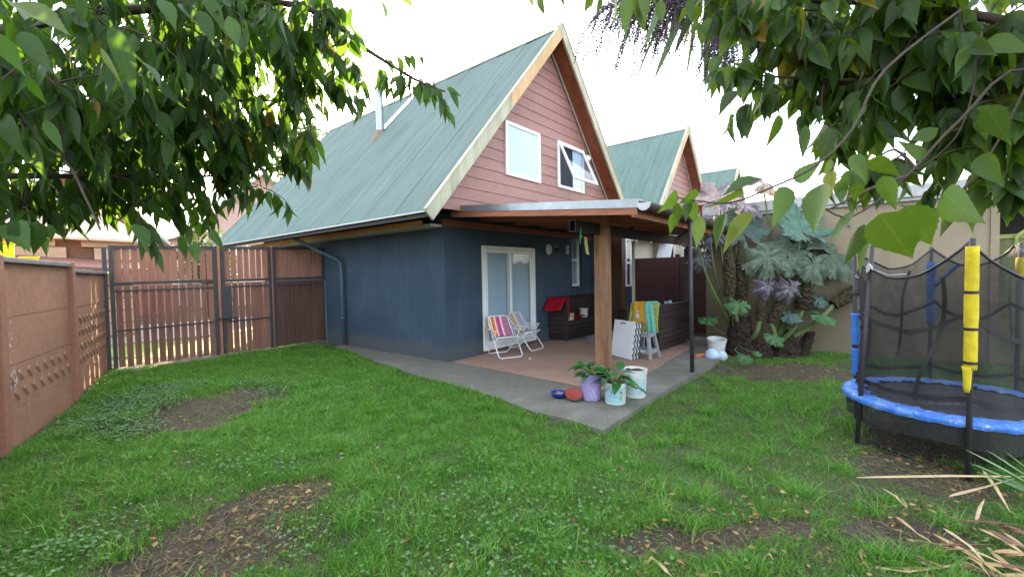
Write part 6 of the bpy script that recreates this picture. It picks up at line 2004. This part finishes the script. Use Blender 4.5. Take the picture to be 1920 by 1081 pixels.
def turf():
    x, y, dep, bz, r_ = place(1900000, 1)
    k = len(x)
    mow = sstep(-2.2, -3.4, y) * sstep(-2.4, -1.2, x)      # the shorter, finer lawn beside the slab
    pn = fbm(x, y, .8); pc = fbm(x + 3.1, y - 1.7, 3.4); pf = fbm(x, y, 9.0)
    clump = np.clip(.5 + .55 * pc + .3 * pf, 0, 1.5)
    L = (.042 + .034 * r_.random(k)) * (1 + .25 * pn) * (.55 + .75 * clump * (1 - .55 * mow)) * (1 - .22 * mow) * (1 - .45 * bz)
    L = np.clip(L, .014, .135) * np.where(r_.random(k) < .05, 1.5, 1)
    near = sstep(.0, .2, x - wall_x(y)); L *= 1 + .5 * (1 - near)
    W = (.0045 + .0025 * r_.random(k)) * np.clip(dep / 3.6, .8, 2.1) * (1 - .2 * mow)
    V, Q = blades(x, y, dep, L, W, .55 + .4 * r_.random(k), r_)
    m = leafmat('turf_blade', [(0, (.036, .125, .016)), (.3, (.085, .24, .028)), (.65, (.15, .345, .044)), (.94, (.25, .42, .08)), (.98, (.28, .27, .1)), (1, (.36, .29, .15))], .42, .36, .42, 0, tcol=(.19, .45, .04))
    nt = m.node_tree; b = nt.nodes['Principled BSDF']; src = b.inputs['Base Color'].links[0].from_socket
    pz = noise(nt, mapping(nt), 1.7, 4, .6)
    tint = ramp(nt, pz, [(.35, (.6, .76, .62)), (.5, (1, 1, 1)), (.66, (1.0, .96, .75))])
    nt.links.new(mix(nt, .8, src, tint, 'MULTIPLY'), b.inputs['Base Color'])
    tag(npmesh('grass', V, Q, m, smooth=True), 'green lawn grass around the patio', 'grass', kind='stuff')
    # taller tufts
    g = np.random.default_rng(6)
    cx, cy, cdep, cb, r2 = place(9000, 7)
    sel = (r2.random(len(cx)) < .2) & (cb < .5) & (cdep < 7)
    cx, cy = cx[sel], cy[sel]
    xs = np.repeat(cx, 60) + g.normal(0, .05, len(cx) * 60); ys = np.repeat(cy, 60) + g.normal(0, .05, len(cx) * 60)
    kk = ~in_slab(xs, ys, .0) & (xs > wall_x(ys) + .05)
    xs, ys = xs[kk], ys[kk]; k = len(xs)
    V, Q = blades(xs, ys, None, .085 + .07 * g.random(k), .0055 + .002 * g.random(k), .7 + .5 * g.random(k), g, 4)
    m2 = leafmat('tuft_blade', [(0, (.055, .18, .024)), (.5, (.125, .32, .042)), (.9, (.22, .41, .07)), (1, (.36, .3, .13))], .42, .34, .42, 0, tcol=(.19, .45, .04))
    tag(npmesh('tall_grass', V, Q, m2, smooth=True), 'taller tufts of grass standing out of the lawn', 'grass', kind='stuff')


turf()


def leaflets(x, y, z, r, tilt, g, nseg=5):
    """little round leaves facing up, as two-quad fans"""
    k = len(x)
    n = np.stack([g.normal(0, tilt, k), g.normal(0, tilt, k), np.ones(k)], 1)
    d = np.stack([g.normal(0, 1, k), g.normal(0, 1, k), g.normal(0, .15, k)], 1)
    base = np.stack([x, y, z], 1) - unit(d) * r[:, None] * .5
    return leaf_arrays(base, d, n, r * 1.05, r, np.full(k, .1), g.uniform(.0, .3, k), 4, 0, 'heart')


def clover():
    g = np.random.default_rng(12)
    lv = Leaves()
    spots = []
    for px, py, rad, n in ((235, 770, .5, 3400), (280, 745, .4, 2200), (190, 800, .35, 1500), (330, 735, .35, 1300), (240, 815, .3, 900), (475, 725, .3, 400), (520, 735, .35, 400), (640, 740, .5, 200), (430, 880, .3, 120), (530, 885, .25, 90), (150, 1030, .35, 260), (60, 1060, .3, 180), (560, 1010, .3, 120), (800, 1020, .5, 260), (950, 950, .6, 280), (1000, 1040, .5, 300), (880, 880, .5, 160), (1060, 880, .5, 150), (1100, 1000, .4, 150)):
        c = gp(px, py)
        x = g.normal(c.x, rad * .5, n); y = g.normal(c.y, rad * .5, n); spots.append((x, y))
    x, y, dep, bz, r_ = place(9000, 40)
    s_ = bz < .6
    spots.append((x[s_], y[s_]))
    x = np.concatenate([a for a, b in spots]); y = np.concatenate([b for a, b in spots])
    ok = ~in_slab(x, y, .0) & (x > wall_x(y) + .08)
    x, y = x[ok], y[ok]; k = len(x)
    lv.add(*leaflets(x, y, hz(x, y) + g.uniform(.02, .06, k), g.uniform(.012, .027, k), .4, g))
    m = leafmat('clover_leaf', [(0, (.05, .13, .032)), (.5, (.085, .19, .055)), (1, (.15, .27, .1))], .25, .5, .35, 0)
    tag(lv.build('clover', m, None), 'pale round clover leaves spreading through the lawn', 'clover', kind='stuff')


clover()


def litter():
    g = np.random.default_rng(19)
    lv = Leaves()
    xs, ys = [], []
    for px, py, rad, n in ((500, 960, .5, 130), (420, 1030, .5, 110), (390, 770, .7, 60), (1300, 1010, .5, 60), (1450, 990, .5, 80), (1230, 1060, .4, 60), (1500, 680, 1.2, 160), (1720, 860, .5, 90), (1100, 1040, .5, 40), (1600, 960, .6, 50), (1800, 980, .4, 60), (900, 1060, .5, 30), (20, 935, .2, 20)):
        c = gp(px, py); xs.append(g.normal(c.x, rad * .5, n)); ys.append(g.normal(c.y, rad * .5, n))
    x, y, dep, bz, r_ = place(1500, 44); xs.append(x); ys.append(y)
    x = np.concatenate(xs); y = np.concatenate(ys)
    ok = (~in_slab(x, y, 0)) & (x > wall_x(y) + .08); x, y = x[ok], y[ok]; k = len(x)
    n = np.stack([g.normal(0, .4, k), g.normal(0, .4, k), np.ones(k)], 1); d = np.stack([g.normal(0, 1, k), g.normal(0, 1, k), g.normal(0, .2, k)], 1)
    r = g.uniform(.02, .055, k)
    lv.add(*leaf_arrays(np.stack([x, y, hz(x, y) + g.uniform(.0, .035, k)], 1), d, n, r, r * g.uniform(.35, .6, k), g.uniform(-.2, .3, k), g.uniform(.1, .6, k), 6, 0, 'ovate'))
    m = leafmat('fallen_leaf', [(0, (.1, .05, .03)), (.4, (.2, .11, .06)), (.75, (.32, .2, .1)), (.9, (.4, .3, .16)), (1, (.34, .1, .04))], .1, .7, .2, .1)
    tag(lv.build('fallen_leaves', m, None), 'brown fallen leaves scattered on bare earth and grass', 'fallen leaves', kind='stuff')
    # dead grass stalks and crumbs of earth on the bare patches
    xs, ys = [], []
    for (cx, cy, rx, ry) in PATCH:
        n_ = int(900 * rx); xs.append(g.normal(cx, rx * .55, n_)); ys.append(g.normal(cy, rx * .55, n_))
    x = np.concatenate(xs); y = np.concatenate(ys); ok = (~in_slab(x, y, 0)) & (x > wall_x(y) + .08) & (bare(x, y) > .12); x, y = x[ok], y[ok]; k = len(x)
    d = np.stack([g.normal(0, 1, k), g.normal(0, 1, k), g.normal(0.12, .12, k)], 1); n = np.stack([g.normal(0, .5, k), g.normal(0, .5, k), np.ones(k)], 1)
    lv = Leaves(); lv.add(*leaf_arrays(np.stack([x, y, hz(x, y) - .012], 1), d, n, g.uniform(.03, .11, k), g.uniform(.0025, .0045, k), g.uniform(-.2, .4, k), np.full(k, .2), 4, 0, 'strap'))
    tag(lv.build('dead_stalks', leafmat('dead_stalk', [(0, (.16, .1, .055)), (.6, (.28, .2, .11)), (1, (.2, .26, .07))], .1, .8, .2, 0), None), 'dead grass stalks on the bare earth patches', 'dead grass', kind='stuff')
    mb = MB(); q_ = random.Random(4)
    for (cx, cy, rx, ry) in PATCH:
        for i in range(int(70 * rx)):
            x_, y_ = cx + q_.gauss(0, rx * .5), cy + q_.gauss(0, rx * .5)
            if bool(in_slab(np.array([x_]), np.array([y_]), 0)[0]): continue
            s_ = q_.uniform(.003, .01); c = Vector((x_, y_, hzf(x_, y_) - .014))
            mb.add([c + Vector((o[0] * s_ * q_.uniform(.6, 1.3), o[1] * s_ * q_.uniform(.6, 1.3), o[2] * s_ * q_.uniform(.5, 1))) for o in ((1, 0, 0), (0, 1, 0), (-1, 0, 0), (0, -1, 0), (0, 0, 1), (0, 0, -1))], [(0, 1, 4), (1, 2, 4), (2, 3, 4), (3, 0, 4), (1, 0, 5), (2, 1, 5), (3, 2, 5), (0, 3, 5)])
    tag(mb.build('earth_crumbs', M['soil']), 'crumbs of earth on the bare patches', 'soil', kind='stuff')


litter()
